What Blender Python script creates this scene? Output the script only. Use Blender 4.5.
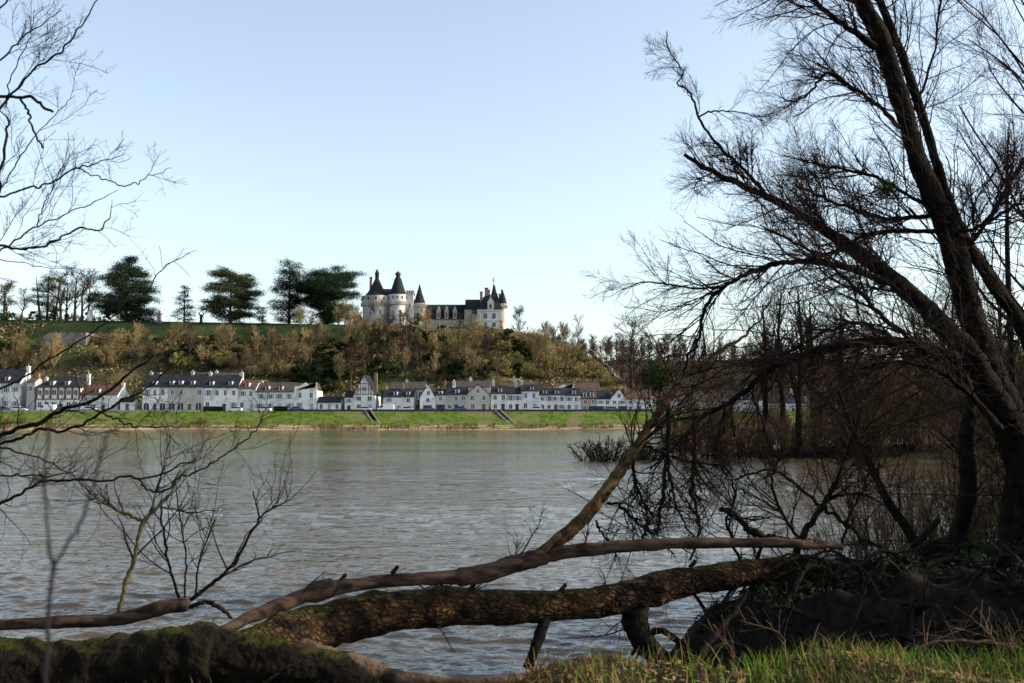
import bpy, math, random
import numpy as np
from mathutils import Vector
for o in list(bpy.data.objects): bpy.data.objects.remove(o)
SC = bpy.context.scene; COL = SC.collection
# ------------------------------------------------------------------ camera, sky, sun, exposure
W, H, F = 1024, 683, 995.0
CAMZ = 2.6; PITCH = math.atan(78.5 / F)
cd = bpy.data.cameras.new('camera'); cam = bpy.data.objects.new('camera', cd); COL.objects.link(cam)
cam.location = (0, 0, CAMZ); cam.rotation_euler = (math.pi / 2 + PITCH, 0, 0)
cd.sensor_width = 36; cd.lens = 36 * F / W; cd.clip_start = .05; cd.clip_end = 9000
cd.dof.use_dof = True; cd.dof.focus_distance = 45; cd.dof.aperture_fstop = 4.5
SC.camera = cam
AZ, EL = 90, 26
wd = bpy.data.worlds.new('World'); SC.world = wd; wd.use_nodes = True
nt = wd.node_tree; nt.nodes.clear()
sk = nt.nodes.new('ShaderNodeTexSky'); sk.sky_type = 'NISHITA'; sk.sun_disc = False
sk.sun_elevation = math.radians(EL); sk.sun_rotation = math.radians(AZ); sk.air_density = 1.0; sk.dust_density = 1.6; sk.ozone_density = 1.3
bg = nt.nodes.new('ShaderNodeBackground'); bg.inputs[1].default_value = 0.15
wo = nt.nodes.new('ShaderNodeOutputWorld'); hz_ = nt.nodes.new('ShaderNodeHueSaturation'); hz_.inputs['Saturation'].default_value = .72; nt.links.new(sk.outputs[0], hz_.inputs['Color'])
tn = nt.nodes.new('ShaderNodeMix'); tn.data_type = 'RGBA'; tn.blend_type = 'MULTIPLY'; tn.inputs[0].default_value = 1; tn.inputs[7].default_value = (1.0, 1.025, 1.0, 1); nt.links.new(hz_.outputs[0], tn.inputs[6]); nt.links.new(tn.outputs[2], bg.inputs[0]); nt.links.new(bg.outputs[0], wo.inputs[0])
sl = bpy.data.lights.new('sun', 'SUN'); sl.energy = 3.5; sl.angle = math.radians(.5); sl.color = (1, .87, .70)
so = bpy.data.objects.new('sun', sl); COL.objects.link(so)
sv = Vector((math.sin(math.radians(AZ)) * math.cos(math.radians(EL)), math.cos(math.radians(AZ)) * math.cos(math.radians(EL)), math.sin(math.radians(EL))))
so.rotation_euler = sv.to_track_quat('Z', 'Y').to_euler(); so.location = (60, 20, 60)
SC.view_settings.view_transform = 'Standard'; SC.view_settings.look = 'None'; SC.view_settings.exposure = 0.92; SC.view_settings.gamma = 1
SC.render.engine = 'CYCLES'; SC.cycles.max_bounces = 6; SC.cycles.diffuse_bounces = 2; SC.cycles.transparent_max_bounces = 4
rng = np.random.default_rng(7); random.seed(5)
cp, sp_ = math.cos(PITCH), math.sin(PITCH)
def ray(px, py):
    a = (px - 512) / F; b = -(py - 341.5) / F
    return (a, cp - b * sp_, sp_ + b * cp)
def P(px, py, Y):
    r = ray(px, py); t = Y / r[1]; return np.array((r[0] * t, Y, CAMZ + r[2] * t))
# ------------------------------------------------------------------ mesh helpers
_fr = np.random.default_rng(11); _FK = [(_fr.normal(size=3), _fr.uniform(0, 6.28), l_) for l_ in (.9, .5, .5, .28, .28, .16, .16, .16, .09, .09, .09, .05, .05, .05) for _ in (0, 1)]
def fbm(X, a):
    o = np.zeros(X.shape[:-1])
    for k_, ph_, l_ in _FK: o += (l_ / .9) ** .55 * np.sin((X @ (k_ / np.linalg.norm(k_))) * 6.2832 / l_ + ph_ + 1.6 * np.sin((X @ np.roll(k_, 1)) * 2.6 / l_ ** .6 + ph_ * 3))
    return o * a * .35
def nrm(a): return a / np.maximum(np.linalg.norm(a, axis=-1, keepdims=True), 1e-9)
class MB:
    def __init__(s): s.V = []; s.F = {3: [], 4: []}; s.M = {3: [], 4: []}; s.n = 0
    def add(s, V, Fa, m=0):
        V = np.asarray(V, float).reshape(-1, 3); Fa = np.asarray(Fa, int)
        if not len(V) or not len(Fa): return
        k = Fa.shape[-1]; Fa = Fa.reshape(-1, k)
        s.V.append(V); s.F[k].append(Fa + s.n); s.M[k].append(np.full(len(Fa), m)); s.n += len(V)
    def tubes(s, Pn, R, sides=4, m=0, cap=False, rough=0.0, disp=0):
        N, K, _ = Pn.shape
        T = np.empty_like(Pn); T[:, 1:-1] = Pn[:, 2:] - Pn[:, :-2]; T[:, 0] = Pn[:, 1] - Pn[:, 0]; T[:, -1] = Pn[:, -1] - Pn[:, -2]
        T = nrm(T); g = nrm(Pn[:, -1] - Pn[:, 0]); ref = np.cross(g, np.array((.31, .22, .92)))
        bad = np.linalg.norm(ref, axis=1) < .15; ref[bad] = np.cross(g[bad], np.array((1., 0, .1))); ref = nrm(ref)[:, None, :]
        U = nrm(ref - (ref * T).sum(-1, keepdims=True) * T); Vv = np.cross(T, U)
        an = np.arange(sides) / sides * 2 * np.pi
        rr = R[:, :, None] * np.ones(sides)
        if rough: rr = rr * (1 + rng.normal(0, rough, rr.shape))
        X = Pn[:, :, None, :] + rr[..., None] * (np.cos(an)[None, None, :, None] * U[:, :, None, :] + np.sin(an)[None, None, :, None] * Vv[:, :, None, :])
        i = np.arange(N)[:, None, None] * K * sides; k = np.arange(K - 1)[None, :, None] * sides; j = np.arange(sides)[None, None, :]; j2 = (j + 1) % sides
        Q = np.stack([i + k + j, i + k + j2, i + k + sides + j2, i + k + sides + j], -1)
        s.add(X, Q, m)
        if disp: X[:] = X + nrm(X - Pn[:, :, None, :]) * (fbm(X, disp) * R[:, :, None])[..., None]; s.V[-1] = X.reshape(-1, 3)
        if cap:
            for e in (0, K - 1):
                for n_ in range(N):
                    c = Pn[n_, e]; ring = X[n_, e]
                    s.add(np.vstack([ring, c[None]]), [[a, (a + 1) % sides, sides] for a in range(sides)], m)
    def box(s, x0, x1, y0, y1, z0, z1, m=0):
        v = [(x0, y0, z0), (x1, y0, z0), (x1, y1, z0), (x0, y1, z0), (x0, y0, z1), (x1, y0, z1), (x1, y1, z1), (x0, y1, z1)]
        s.add(v, [(0, 3, 2, 1), (4, 5, 6, 7), (0, 1, 5, 4), (1, 2, 6, 5), (2, 3, 7, 6), (3, 0, 4, 7)], m)
    def prism(s, prof, axis, a0, a1, m=0):
        n = len(prof); v = []
        for a in (a0, a1):
            for (u, w) in prof: v.append((a, u, w) if axis == 0 else (u, a, w))
        s.add(v, [(i, (i + 1) % n, n + (i + 1) % n, n + i) for i in range(n)], m)
        for b in (0, n): s.add(v, [(b, b + i, b + i + 1) for i in range(1, n - 1)], m)
    def lathe(s, cx, cy, prof, sides=24, m=0):
        an = np.arange(sides) / sides * 2 * np.pi
        V = [(cx + r * math.cos(a), cy + r * math.sin(a), z) for (r, z) in prof for a in an]
        Q = [(k * sides + j, k * sides + (j + 1) % sides, (k + 1) * sides + (j + 1) % sides, (k + 1) * sides + j) for k in range(len(prof) - 1) for j in range(sides)]
        s.add(V, Q, m)
    def leaves(s, C_, size, flat=0.0, m=0):
        n = len(C_); a = rng.normal(size=(n, 3)); a[:, 2] *= (1 - flat); a = nrm(a)
        b = rng.normal(size=(n, 3)); b[:, 2] *= (1 - flat); b = nrm(b - (a * b).sum(1, keepdims=True) * a)
        sz = size * rng.uniform(.6, 1.4, (n, 1)); a = a * sz; b = b * sz * .6
        V = np.stack([C_ - a, C_ + b * .9, C_ + a, C_ - b], 1); s.add(V, np.arange(4 * n).reshape(n, 4), m)
    def build(s, name, mats, parent=None, smooth=False, mesh_only=False, origin=None):
        me = bpy.data.meshes.new(name)
        V = np.concatenate(s.V) if s.V else np.zeros((0, 3))
        if origin is not None: V = V - np.asarray(origin)
        Q = np.concatenate(s.F[4]) if s.F[4] else np.zeros((0, 4), int); T = np.concatenate(s.F[3]) if s.F[3] else np.zeros((0, 3), int)
        me.vertices.add(len(V)); me.vertices.foreach_set('co', V.astype(np.float32).ravel())
        me.loops.add(Q.size + T.size); me.loops.foreach_set('vertex_index', np.concatenate([Q.ravel(), T.ravel()]).astype(np.int32))
        me.polygons.add(len(Q) + len(T))
        me.polygons.foreach_set('loop_start', np.concatenate([np.arange(len(Q)) * 4, Q.size + np.arange(len(T)) * 3]).astype(np.int32))
        mi = np.concatenate([np.concatenate(s.M[k]) if s.M[k] else np.zeros(0, int) for k in (4, 3)]).astype(np.int32)
        me.polygons.foreach_set('material_index', mi)
        me.polygons.foreach_set('use_smooth', np.full(len(mi), smooth))
        me.update(calc_edges=True); me.validate()
        for mm in (mats if isinstance(mats, (list, tuple)) else [mats]): me.materials.append(mm)
        if mesh_only: return me
        o = bpy.data.objects.new(name, me); COL.objects.link(o)
        if parent: o.parent = parent
        elif origin is not None: o.location = origin
        return o
def tag(o, label=None, cat=None, group=None, kind=None):
    if label: o['label'] = label
    if cat: o['category'] = cat
    if group: o['group'] = group
    if kind: o['kind'] = kind
    return o
def empty(name, loc, label, cat, group=None, rz=0):
    o = bpy.data.objects.new(name, None); COL.objects.link(o); o.location = loc; o.rotation_euler.z = rz; o.empty_display_size = .3
    return tag(o, label, cat, group)
def copy_tree(o, parent=None):
    c = o.copy(); COL.objects.link(c); c.parent = parent
    for ch in KIDS(o): copy_tree(ch, c)
    return c
def KIDS(o): return [x for x in COL.objects if x.parent == o]
# ------------------------------------------------------------------ materials
def mat(name, c1, c2=None, rough=.85, scale=3.0, detail=5, bump=0.0, bscale=None, c3=None, s3=.5, rnd=0.0, stretch=(1, 1, 1), moss=None, coords='Object', spec=.08, contrast=(.38, .62)):
    m = bpy.data.materials.new(name); m.use_nodes = True; t = m.node_tree; N = t.nodes; L = t.links; N.clear()
    out = N.new('ShaderNodeOutputMaterial'); b = N.new('ShaderNodeBsdfPrincipled'); L.new(b.outputs[0], out.inputs[0])
    b.inputs['Roughness'].default_value = rough; b.inputs['Specular IOR Level'].default_value = spec
    tc = N.new('ShaderNodeTexCoord'); mp = N.new('ShaderNodeMapping'); mp.inputs['Scale'].default_value = stretch; L.new(tc.outputs[coords], mp.inputs[0])
    def noise(sc, dt=detail):
        n = N.new('ShaderNodeTexNoise'); n.inputs['Scale'].default_value = sc; n.inputs['Detail'].default_value = dt; L.new(mp.outputs[0], n.inputs[0]); return n.outputs[0]
    def ramp(src, a, bb):
        r = N.new('ShaderNodeMapRange'); r.inputs[1].default_value = a; r.inputs[2].default_value = bb; L.new(src, r.inputs[0]); return r.outputs[0]
    def mix(f, a, bb):
        x = N.new('ShaderNodeMix'); x.data_type = 'RGBA'
        if f is not None: L.new(f, x.inputs[0])
        for v, i in ((a, 6), (bb, 7)):
            if isinstance(v, tuple): x.inputs[i].default_value = (*v, 1)
            else: L.new(v, x.inputs[i])
        return x.outputs[2]
    col = mix(ramp(noise(scale), *contrast), c1, c2 or c1)
    if c3: col = mix(ramp(noise(s3, 3), .5, .62), col, c3)
    if moss:
        g = N.new('ShaderNodeNewGeometry'); sx = N.new('ShaderNodeSeparateXYZ'); L.new(g.outputs['Normal'], sx.inputs[0])
        ad = N.new('ShaderNodeMath'); ad.operation = 'ADD'; L.new(sx.outputs[2], ad.inputs[0]); L.new(noise(moss[1], 4), ad.inputs[1])
        col = mix(ramp(ad.outputs[0], moss[2], moss[2] + .35), col, moss[0])
    if rnd:
        oi = N.new('ShaderNodeObjectInfo'); hs = N.new('ShaderNodeHueSaturation'); L.new(col, hs.inputs['Color'])
        r = N.new('ShaderNodeMapRange'); r.inputs[3].default_value = 1 - rnd; r.inputs[4].default_value = 1 + rnd; L.new(oi.outputs['Random'], r.inputs[0]); L.new(r.outputs[0], hs.inputs['Value']); col = hs.outputs[0]
    L.new(col, b.inputs['Base Color'])
    if bump:
        bp = N.new('ShaderNodeBump'); bp.inputs['Strength'].default_value = 1; bp.inputs['Distance'].default_value = bump
        L.new(noise(bscale or scale * 3, 6), bp.inputs['Height']); L.new(bp.outputs[0], b.inputs['Normal'])
    return m
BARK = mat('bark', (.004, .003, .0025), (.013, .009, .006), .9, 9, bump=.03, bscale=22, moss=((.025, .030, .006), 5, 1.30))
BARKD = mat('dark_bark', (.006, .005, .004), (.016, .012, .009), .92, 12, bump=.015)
TWIG = mat('twig_bark', (.012, .008, .007), (.024, .016, .013), .9, 3)
TWIGB = mat('brown_twig', (.065, .040, .019), (.12, .076, .035), .9, 3)
def log_material():
    m = mat('log_bark', (.016, .011, .007), (.10, .058, .027), .9, 7, bump=0, moss=((.075, .075, .014), 3.5, 1.26))
    t = m.node_tree; N = t.nodes; L = t.links; b = [n for n in N if n.type == 'BSDF_PRINCIPLED'][0]
    tc = N.new('ShaderNodeTexCoord'); mp = N.new('ShaderNodeMapping'); mp.inputs['Scale'].default_value = (14, 30, 30); L.new(tc.outputs['Object'], mp.inputs[0])
    nz = N.new('ShaderNodeTexNoise'); nz.inputs['Scale'].default_value = 1.1; L.new(mp.outputs[0], nz.inputs[0])
    mx = N.new('ShaderNodeMix'); mx.data_type = 'RGBA'; mx.inputs[0].default_value = .55; L.new(mp.outputs[0], mx.inputs[6]); L.new(nz.outputs[1], mx.inputs[7])
    v = N.new('ShaderNodeTexVoronoi'); v.feature = 'DISTANCE_TO_EDGE'; v.inputs['Scale'].default_value = 1.5; L.new(mx.outputs[2], v.inputs[0])
    r = N.new('ShaderNodeMapRange'); r.inputs[1].default_value = 0; r.inputs[2].default_value = .30; L.new(v.outputs[0], r.inputs[0])
    bp = N.new('ShaderNodeBump'); bp.inputs['Strength'].default_value = 1; bp.inputs['Distance'].default_value = .03; L.new(r.outputs[0], bp.inputs['Height']); L.new(bp.outputs[0], b.inputs['Normal'])
    src = b.inputs['Base Color'].links[0].from_socket; mm = N.new('ShaderNodeMix'); mm.data_type = 'RGBA'; mm.blend_type = 'MULTIPLY'; mm.inputs[0].default_value = .6
    L.new(src, mm.inputs[6]); L.new(r.outputs[0], mm.inputs[7]); L.new(mm.outputs[2], b.inputs['Base Color']); return m
LOG = log_material()
BRANCHL = mat('pale_branch_bark', (.018, .012, .009), (.075, .048, .034), .85, 8, stretch=(.5, 2, 2), bump=.012)
MOSSY = mat('mossy_bark', (.005, .004, .003), (.013, .010, .006), .95, 4, bump=.06, bscale=14, moss=((.035, .033, .004), 2.6, 1.30))
CUT = mat('cut_wood', (.16, .11, .07), (.24, .17, .11), .85, 10)
GRASS = mat('bank_grass', (.045, .082, .012), (.10, .145, .020), .95, .6, c3=(.13, .125, .05), s3=.16, bump=.25, bscale=1.3)
SHORE = mat('sandy_shore', (.24, .18, .10), (.34, .27, .16), .95, .4, c3=(.13, .095, .055), s3=.25, bump=.3, bscale=2, stretch=(.3, 1, 1))
ROADM = mat('asphalt', (.10, .10, .10), (.14, .135, .13), .9, .8)
HILLM = mat('hill_earth', (.055, .048, .022), (.11, .085, .04), .95, .12, c3=(.05, .065, .02), s3=.04, bump=.8, bscale=.5)
LAWN = mat('lawn', (.008, .018, .006), (.018, .032, .008), .95, .15, c3=(.035, .05, .014), s3=.03, bump=.1, bscale=3)
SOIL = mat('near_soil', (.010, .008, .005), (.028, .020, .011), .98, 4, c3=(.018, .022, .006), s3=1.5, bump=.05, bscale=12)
STONE = mat('tower_limestone', (.38, .36, .32), (.54, .52, .47), .9, .5, c3=(.34, .28, .22), s3=.13, bump=.05, bscale=2)
STONEW = mat('white_limestone', (.54, .53, .50), (.66, .64, .60), .9, .5, c3=(.50, .46, .40), s3=.15)
STONEL = mat('warm_limestone', (.34, .29, .23), (.44, .38, .31), .9, .4)
SLATE = mat('slate', (.014, .016, .021), (.030, .033, .042), .85, 1.5, stretch=(1, 1, 3))
SLATEB = mat('worn_slate', (.045, .038, .036), (.085, .068, .060), .8, 1.2)
TILE = mat('brown_tile', (.06, .038, .030), (.11, .068, .050), .85, 1.2)
TILER = mat('red_tile', (.18, .075, .05), (.24, .11, .075), .85, 1.2)
BRICK = mat('chimney_brick', (.22, .11, .08), (.32, .19, .14), .9, 3)
RENDERS = [mat('white_render', (.62, .62, .60), (.74, .74, .715), .9, .6, c3=(.42, .41, .385), s3=.35, rnd=.10),
           mat('cream_render', (.44, .415, .36), (.53, .50, .44), .9, .6, rnd=.12, c3=(.38, .35, .30), s3=.3),
           mat('grey_render', (.33, .32, .30), (.42, .40, .37), .9, .6, c3=(.36, .33, .30), s3=.4),
           mat('pink_render', (.33, .25, .21), (.40, .31, .26), .9, .6)]
TIMBER = mat('brown_timber', (.13, .07, .05), (.18, .10, .07), .8, 3)
FRAME = mat('painted_frame', (.62, .62, .60), (.70, .70, .68), .6, 3)
SHUT = mat('blue_grey_shutter', (.22, .29, .36), (.28, .35, .41), .7, 3)
DARKDOOR = mat('dark_door', (.03, .035, .05), (.06, .06, .07), .7, 3)
GLASS = mat('window_glass', (.02, .025, .035), (.04, .045, .055), .08, 2, spec=.5)
CLIFF = mat('pale_rock', (.24, .20, .18), (.36, .31, .28), .95, .5, c3=(.12, .10, .08), s3=.3, bump=.3, bscale=1)
WALLM = mat('weathered_wall', (.20, .165, .15), (.29, .24, .22), .95, .35, c3=(.11, .10, .08), s3=.4, bump=.05)
CEDAR = mat('cedar_needles', (.010, .022, .012), (.030, .048, .022), .8, .7, rnd=.15)
CEDARY = mat('olive_needles', (.030, .042, .014), (.060, .072, .026), .8, .7)
EVG = mat('ivy_green', (.012, .024, .007), (.035, .052, .013), .7, .8, rnd=.3)
TAN = mat('dry_twigs', (.15, .11, .055), (.25, .19, .09), .9, .6, rnd=.35)
OLIVE = mat('olive_scrub', (.15, .13, .04), (.25, .215, .07), .9, .6, rnd=.35)
RUST = mat('russet_twigs', (.17, .085, .042), (.27, .145, .07), .9, .6, rnd=.25)
DARKT = mat('dark_twigs', (.032, .022, .016), (.070, .048, .032), .9, .6, rnd=.35)
HEDGE = mat('hedge_leaves', (.012, .025, .010), (.03, .05, .015), .7, 3)
WHITE = mat('white_paint', (.75, .75, .74), (.8, .8, .79), .3, 2, spec=.5)
BLUE = mat('blue_paint', (.06, .10, .22), (.07, .12, .25), .3, 2, spec=.5)
GREYP = mat('grey_paint', (.12, .12, .13), (.15, .15, .16), .3, 2, spec=.5)
RUBBER = mat('tyre_rubber', (.015, .015, .015), (.02, .02, .02), .8, 4)
PLUM = mat('young_stem', (.014, .010, .012), (.022, .015, .018), .8, 6)
DRYG = mat('dry_grass', (.12, .075, .03), (.24, .165, .07), .9, .9)
GRN = mat('green_grass', (.05, .11, .009), (.13, .24, .016), .8, 1.2)
MIST = mat('mistletoe_leaves', (.020, .040, .008), (.045, .075, .015), .7, 6)
def water_material():
    m = bpy.data.materials.new('river_water'); m.use_nodes = True; t = m.node_tree; N = t.nodes; L = t.links; b = N['Principled BSDF']
    b.inputs['IOR'].default_value = 1.33; b.inputs['Specular IOR Level'].default_value = .5; b.inputs['Roughness'].default_value = .07
    tc = N.new('ShaderNodeTexCoord')
    def nz(sx, sy, sc, dt=3, rough=.5, dist=0):
        mp = N.new('ShaderNodeMapping'); mp.inputs['Scale'].default_value = (sx, sy, 1); L.new(tc.outputs['Object'], mp.inputs[0])
        n = N.new('ShaderNodeTexNoise'); n.inputs['Scale'].default_value = sc; n.inputs['Detail'].default_value = dt; n.inputs['Roughness'].default_value = rough; n.inputs['Distortion'].default_value = dist
        L.new(mp.outputs[0], n.inputs[0]); return n.outputs[0]
    def mth(op, a, b_):
        x = N.new('ShaderNodeMath'); x.operation = op
        for v, i in ((a, 0), (b_, 1)):
            if isinstance(v, (int, float)): x.inputs[i].default_value = v
            else: L.new(v, x.inputs[i])
        return x.outputs[0]
    big = nz(.5, 1, .22, 3, .55, .4); mid = nz(.6, 1, 1.3, 4, .55, .3); fine = nz(.75, 1, 6.5, 3, .5)
    patch = nz(.35, 1, .05, 3, .6)
    r = N.new('ShaderNodeMapRange'); r.inputs[1].default_value = .38; r.inputs[2].default_value = .62; r.inputs[3].default_value = .55; r.inputs[4].default_value = 1.3; L.new(patch, r.inputs[0])
    h = mth('ADD', mth('MULTIPLY', mid, .12), mth('MULTIPLY', fine, .03))
    h = mth('MULTIPLY', h, r.outputs[0])
    bp = N.new('ShaderNodeBump'); bp.inputs['Distance'].default_value = 1.0; bp.inputs['Strength'].default_value = .85; L.new(h, bp.inputs['Height']); L.new(bp.outputs[0], b.inputs['Normal'])
    mx = N.new('ShaderNodeMix'); mx.data_type = 'RGBA'; mx.inputs[6].default_value = (.050, .036, .019, 1); mx.inputs[7].default_value = (.105, .074, .036, 1)
    L.new(patch, mx.inputs[0]); L.new(mx.outputs[2], b.inputs['Base Color']); return m
WATER = water_material()
# ------------------------------------------------------------------ terrain
def ss(a, b, x): t = np.clip((x - a) / (b - a), 0, 1); return t * t * (3 - 2 * t)
def lump(x, y, s): return np.sin(x * s + 1.3) * np.cos(y * s * 1.3 + x * s * .4) + .5 * np.sin(x * s * 2.3 + y * s * 1.9)
def ZT(x, y):
    x = np.asarray(x, float); y = np.asarray(y, float)
    plate = np.interp(x, [-400, -150, -60, -2, 22, 34, 44, 56, 400], [44, 41, 39.5, 38.0, 31, 24, 12, 6.5, 6.5])
    s = np.interp(y, [296, 305, 325, 345, 352, 384, 2000], [0, .10, .45, .70, .77, 1, 1])
    sx = ss(0, 60, x)
    front = 5.6 + (plate - 5.6) * s + lump(x, y, .11) * 1.2 * ss(300, 320, y) * (1 - ss(350, 375, y))
    rear = 5.6 + 33 * ss(430, 620, y) + lump(x, y, .025) * 2 * ss(450, 500, y)
    hill = np.maximum(front, rear)
    z = np.where(y < 296, np.interp(y, [255, 262, 268, 270.5, 278.6, 279, 286.5, 287.5, 296], [-2, -.05, .8, 1.3, 4.6, 5.0, 5.0, 5.12, 5.6]), hill)
    return z
def hit(px, py, y0=262, y1=700):
    r = ray(px, py); ys = np.arange(y0, y1, .5); xs = r[0] / r[1] * ys; zs = CAMZ + r[2] / r[1] * ys
    g = ZT(xs, ys); k = np.argmax(g >= zs)
    if g[k] < zs[k]: k = len(ys) - 1
    return np.array((xs[k], ys[k], g[k]))
def sheet(name, xs, ys, zf, m, smooth=True):
    X, Y = np.meshgrid(xs, ys); Z = zf(X, Y); nx, ny = len(xs), len(ys)
    i = np.arange(ny - 1)[:, None] * nx; j = np.arange(nx - 1)[None, :]
    b = MB(); b.add(np.stack([X, Y, Z], -1), np.stack([i + j, i + j + 1, i + nx + j + 1, i + nx + j], -1))
    o = b.build(name, m, smooth=smooth); return tag(o, kind='structure')
xs = np.unique(np.concatenate([np.linspace(-3000, -320, 12), np.arange(-320, 420, 4.), np.linspace(420, 3000, 12)]))
xb = np.unique(np.concatenate([np.linspace(-3000, -320, 12), np.arange(-320, 420, 1.5), np.linspace(420, 3000, 12)]))
ZB = lambda x, y: ZT(x, y) + .10 * lump(x, y, .9) * np.minimum(ss(258, 264, y), 1 - ss(277.5, 278.6, y)) * (np.abs(x) < 319)
sheet('shore', xb, np.array([255, 259, 261, 262, 263, 264.5, 266, 268, 269, 270.5]), lambda x, y: ZB(x, y + 1.2 * np.sin(x * .05) * ((y > 256) & (y < 266))), SHORE)
sheet('grass_bank', xb, np.array([270.5, 271.5, 273, 274.5, 276, 277.5, 278.6, 279.]), ZB, GRASS)
sheet('road', xs, np.array([279., 283, 286.5]), ZT, ROADM)
sheet('pavement', xs, np.array([286.5, 286.52, 287.5, 290, 296]), lambda x, y: np.where(y > 286.51, np.maximum(ZT(x, y), 5.12), 5.0), ROADM)
sheet('hill', xs, np.concatenate([np.arange(296, 345, 2.), [345.]]), ZT, HILLM)
def hill_top():
    o = sheet('hill_top', xs, np.concatenate([np.arange(345, 460, 2.5), np.arange(460, 700, 12), [700, 900, 1500, 3000, 6000]]), ZT, HILLM)
    o.data.materials.append(LAWN)
    for p in o.data.polygons:
        c = p.center
        if -200 < c.x < -50 and 347 < c.y < 440: p.material_index = 1
hill_top()
def edge(x): return np.interp(x, [-9, -3, -.6, .6, 1.6, 3, 5, 12], [6.4, 6.0, 5.9, 6.8, 7.0, 7.15, 7.2, 7.4]) + .12 * np.sin(x * 3.1)
def ZN(x, y):
    e = edge(x); return 1.0 - 1.9 * ss(0, 2.2, y - e + .35) + .05 * lump(x, y, 2.2) - .02 * np.minimum(y, 0)
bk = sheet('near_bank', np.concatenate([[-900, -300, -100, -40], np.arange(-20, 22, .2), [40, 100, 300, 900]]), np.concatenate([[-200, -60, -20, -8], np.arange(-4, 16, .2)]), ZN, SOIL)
def river():
    ys = [5.0]
    while ys[-1] < 262: ys.append(ys[-1] + max(.05, ys[-1] ** 2 / 2600 * .55))
    ys = np.array(ys); ys[-1] = 264.; u = np.concatenate([[-12, -2, -1.2], np.linspace(-.8, .8, 620), [1.2, 2, 12]])
    Y = ys[:, None] * np.ones(len(u)); X = u[None] * Y; g = np.random.default_rng(3); Z = np.zeros_like(X)
    DY = np.gradient(ys)[:, None]
    for k in range(58):
        lam = .08 * (60 ** (k / 57)); th = g.normal(1.35, .45); kx, ky = math.cos(th) * 6.2832 / lam, math.sin(th) * 6.2832 / lam
        am = .0076 * min(lam, .42) ** .85; Z += am * np.clip((lam / DY - 1.6) / 1.5, 0, 1) * np.sin(kx * X + ky * Y + g.uniform(0, 6.28) + .8 * np.sin(X * .31 + k) * np.cos(Y * .23 + k * 2))
    gust = .85 + .45 * np.sin(Y * .21 + 1.7 * np.sin(X * .07 + Y * .02)) * np.cos(X * .045 + Y * .05) + .25 * np.sin(Y * .53 + X * .09)
    Z *= np.clip(gust, .35, 1.5) * (np.abs(u) < .79)[None]; Z[-1] = 0; Z[0] = 0
    b = MB(); nx = len(u); i = np.arange(len(ys) - 1)[:, None] * nx; j = np.arange(nx - 1)[None]
    b.add(np.stack([X, Y, Z], -1), np.stack([i + j, i + j + 1, i + nx + j + 1, i + nx + j], -1)); tag(b.build('river', WATER, smooth=True), kind='structure')
river()
# ------------------------------------------------------------------ plants: growth
def cat(pts, n):
    p = np.asarray(pts, float); d = np.concatenate([[0], np.cumsum(np.linalg.norm(np.diff(p[:, :3], axis=0), axis=1))]); d /= d[-1]
    pp = np.vstack([2 * p[0] - p[1], p, 2 * p[-1] - p[-2]]); out = []
    for t in np.linspace(0, 1, n):
        i = min(np.searchsorted(d, t, side='right') - 1, len(p) - 2); u = (t - d[i]) / max(d[i + 1] - d[i], 1e-9)
        a, b, c, e = pp[i], pp[i + 1], pp[i + 2], pp[i + 3]
        out.append(.5 * (2 * b + (c - a) * u + (2 * a - 5 * b + 4 * c - e) * u * u + (3 * b - a - 3 * c + e) * u ** 3))
    o = np.array(out); o[:, 3] = np.interp(np.linspace(0, 1, n), d, p[:, 3]); return o
def limb(px, Y=None, n=None, wig=0.012):
    """pixel way-points (px,py,width[,Y]) at a real distance -> path and radii in metres"""
    q = []
    for a in px:
        y = a[3] if len(a) > 3 else Y; q.append((*P(a[0], a[1], y), a[2] / 2 * y / F))
    n = n or max(10, 5 * len(px)); o = cat(q, n)
    if wig: o[1:-1, :3] += rng.normal(0, wig, (n - 2, 3)) * np.array((1, 1.5, 1)) * np.where(o[1:-1, 3:4] > .05, .35, 1.)
    o = cat(o, n * (9 if o[:, 3].max() > .12 else 4)); rr = o[:, 3] * (1 - .16 * (o[:, 3] < .08)); t = np.linspace(0, n * 4, len(rr)) * .45; ph = rng.uniform(0, 6, 3)
    rr = rr * (1 + .035 * np.sin(t * .55 + ph[0]) + .03 * np.sin(t * .23 + ph[1]) + .02 * np.sin(t * 1.3 + ph[2]))
    return o[:, :3], np.maximum(rr, .0015)
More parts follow.
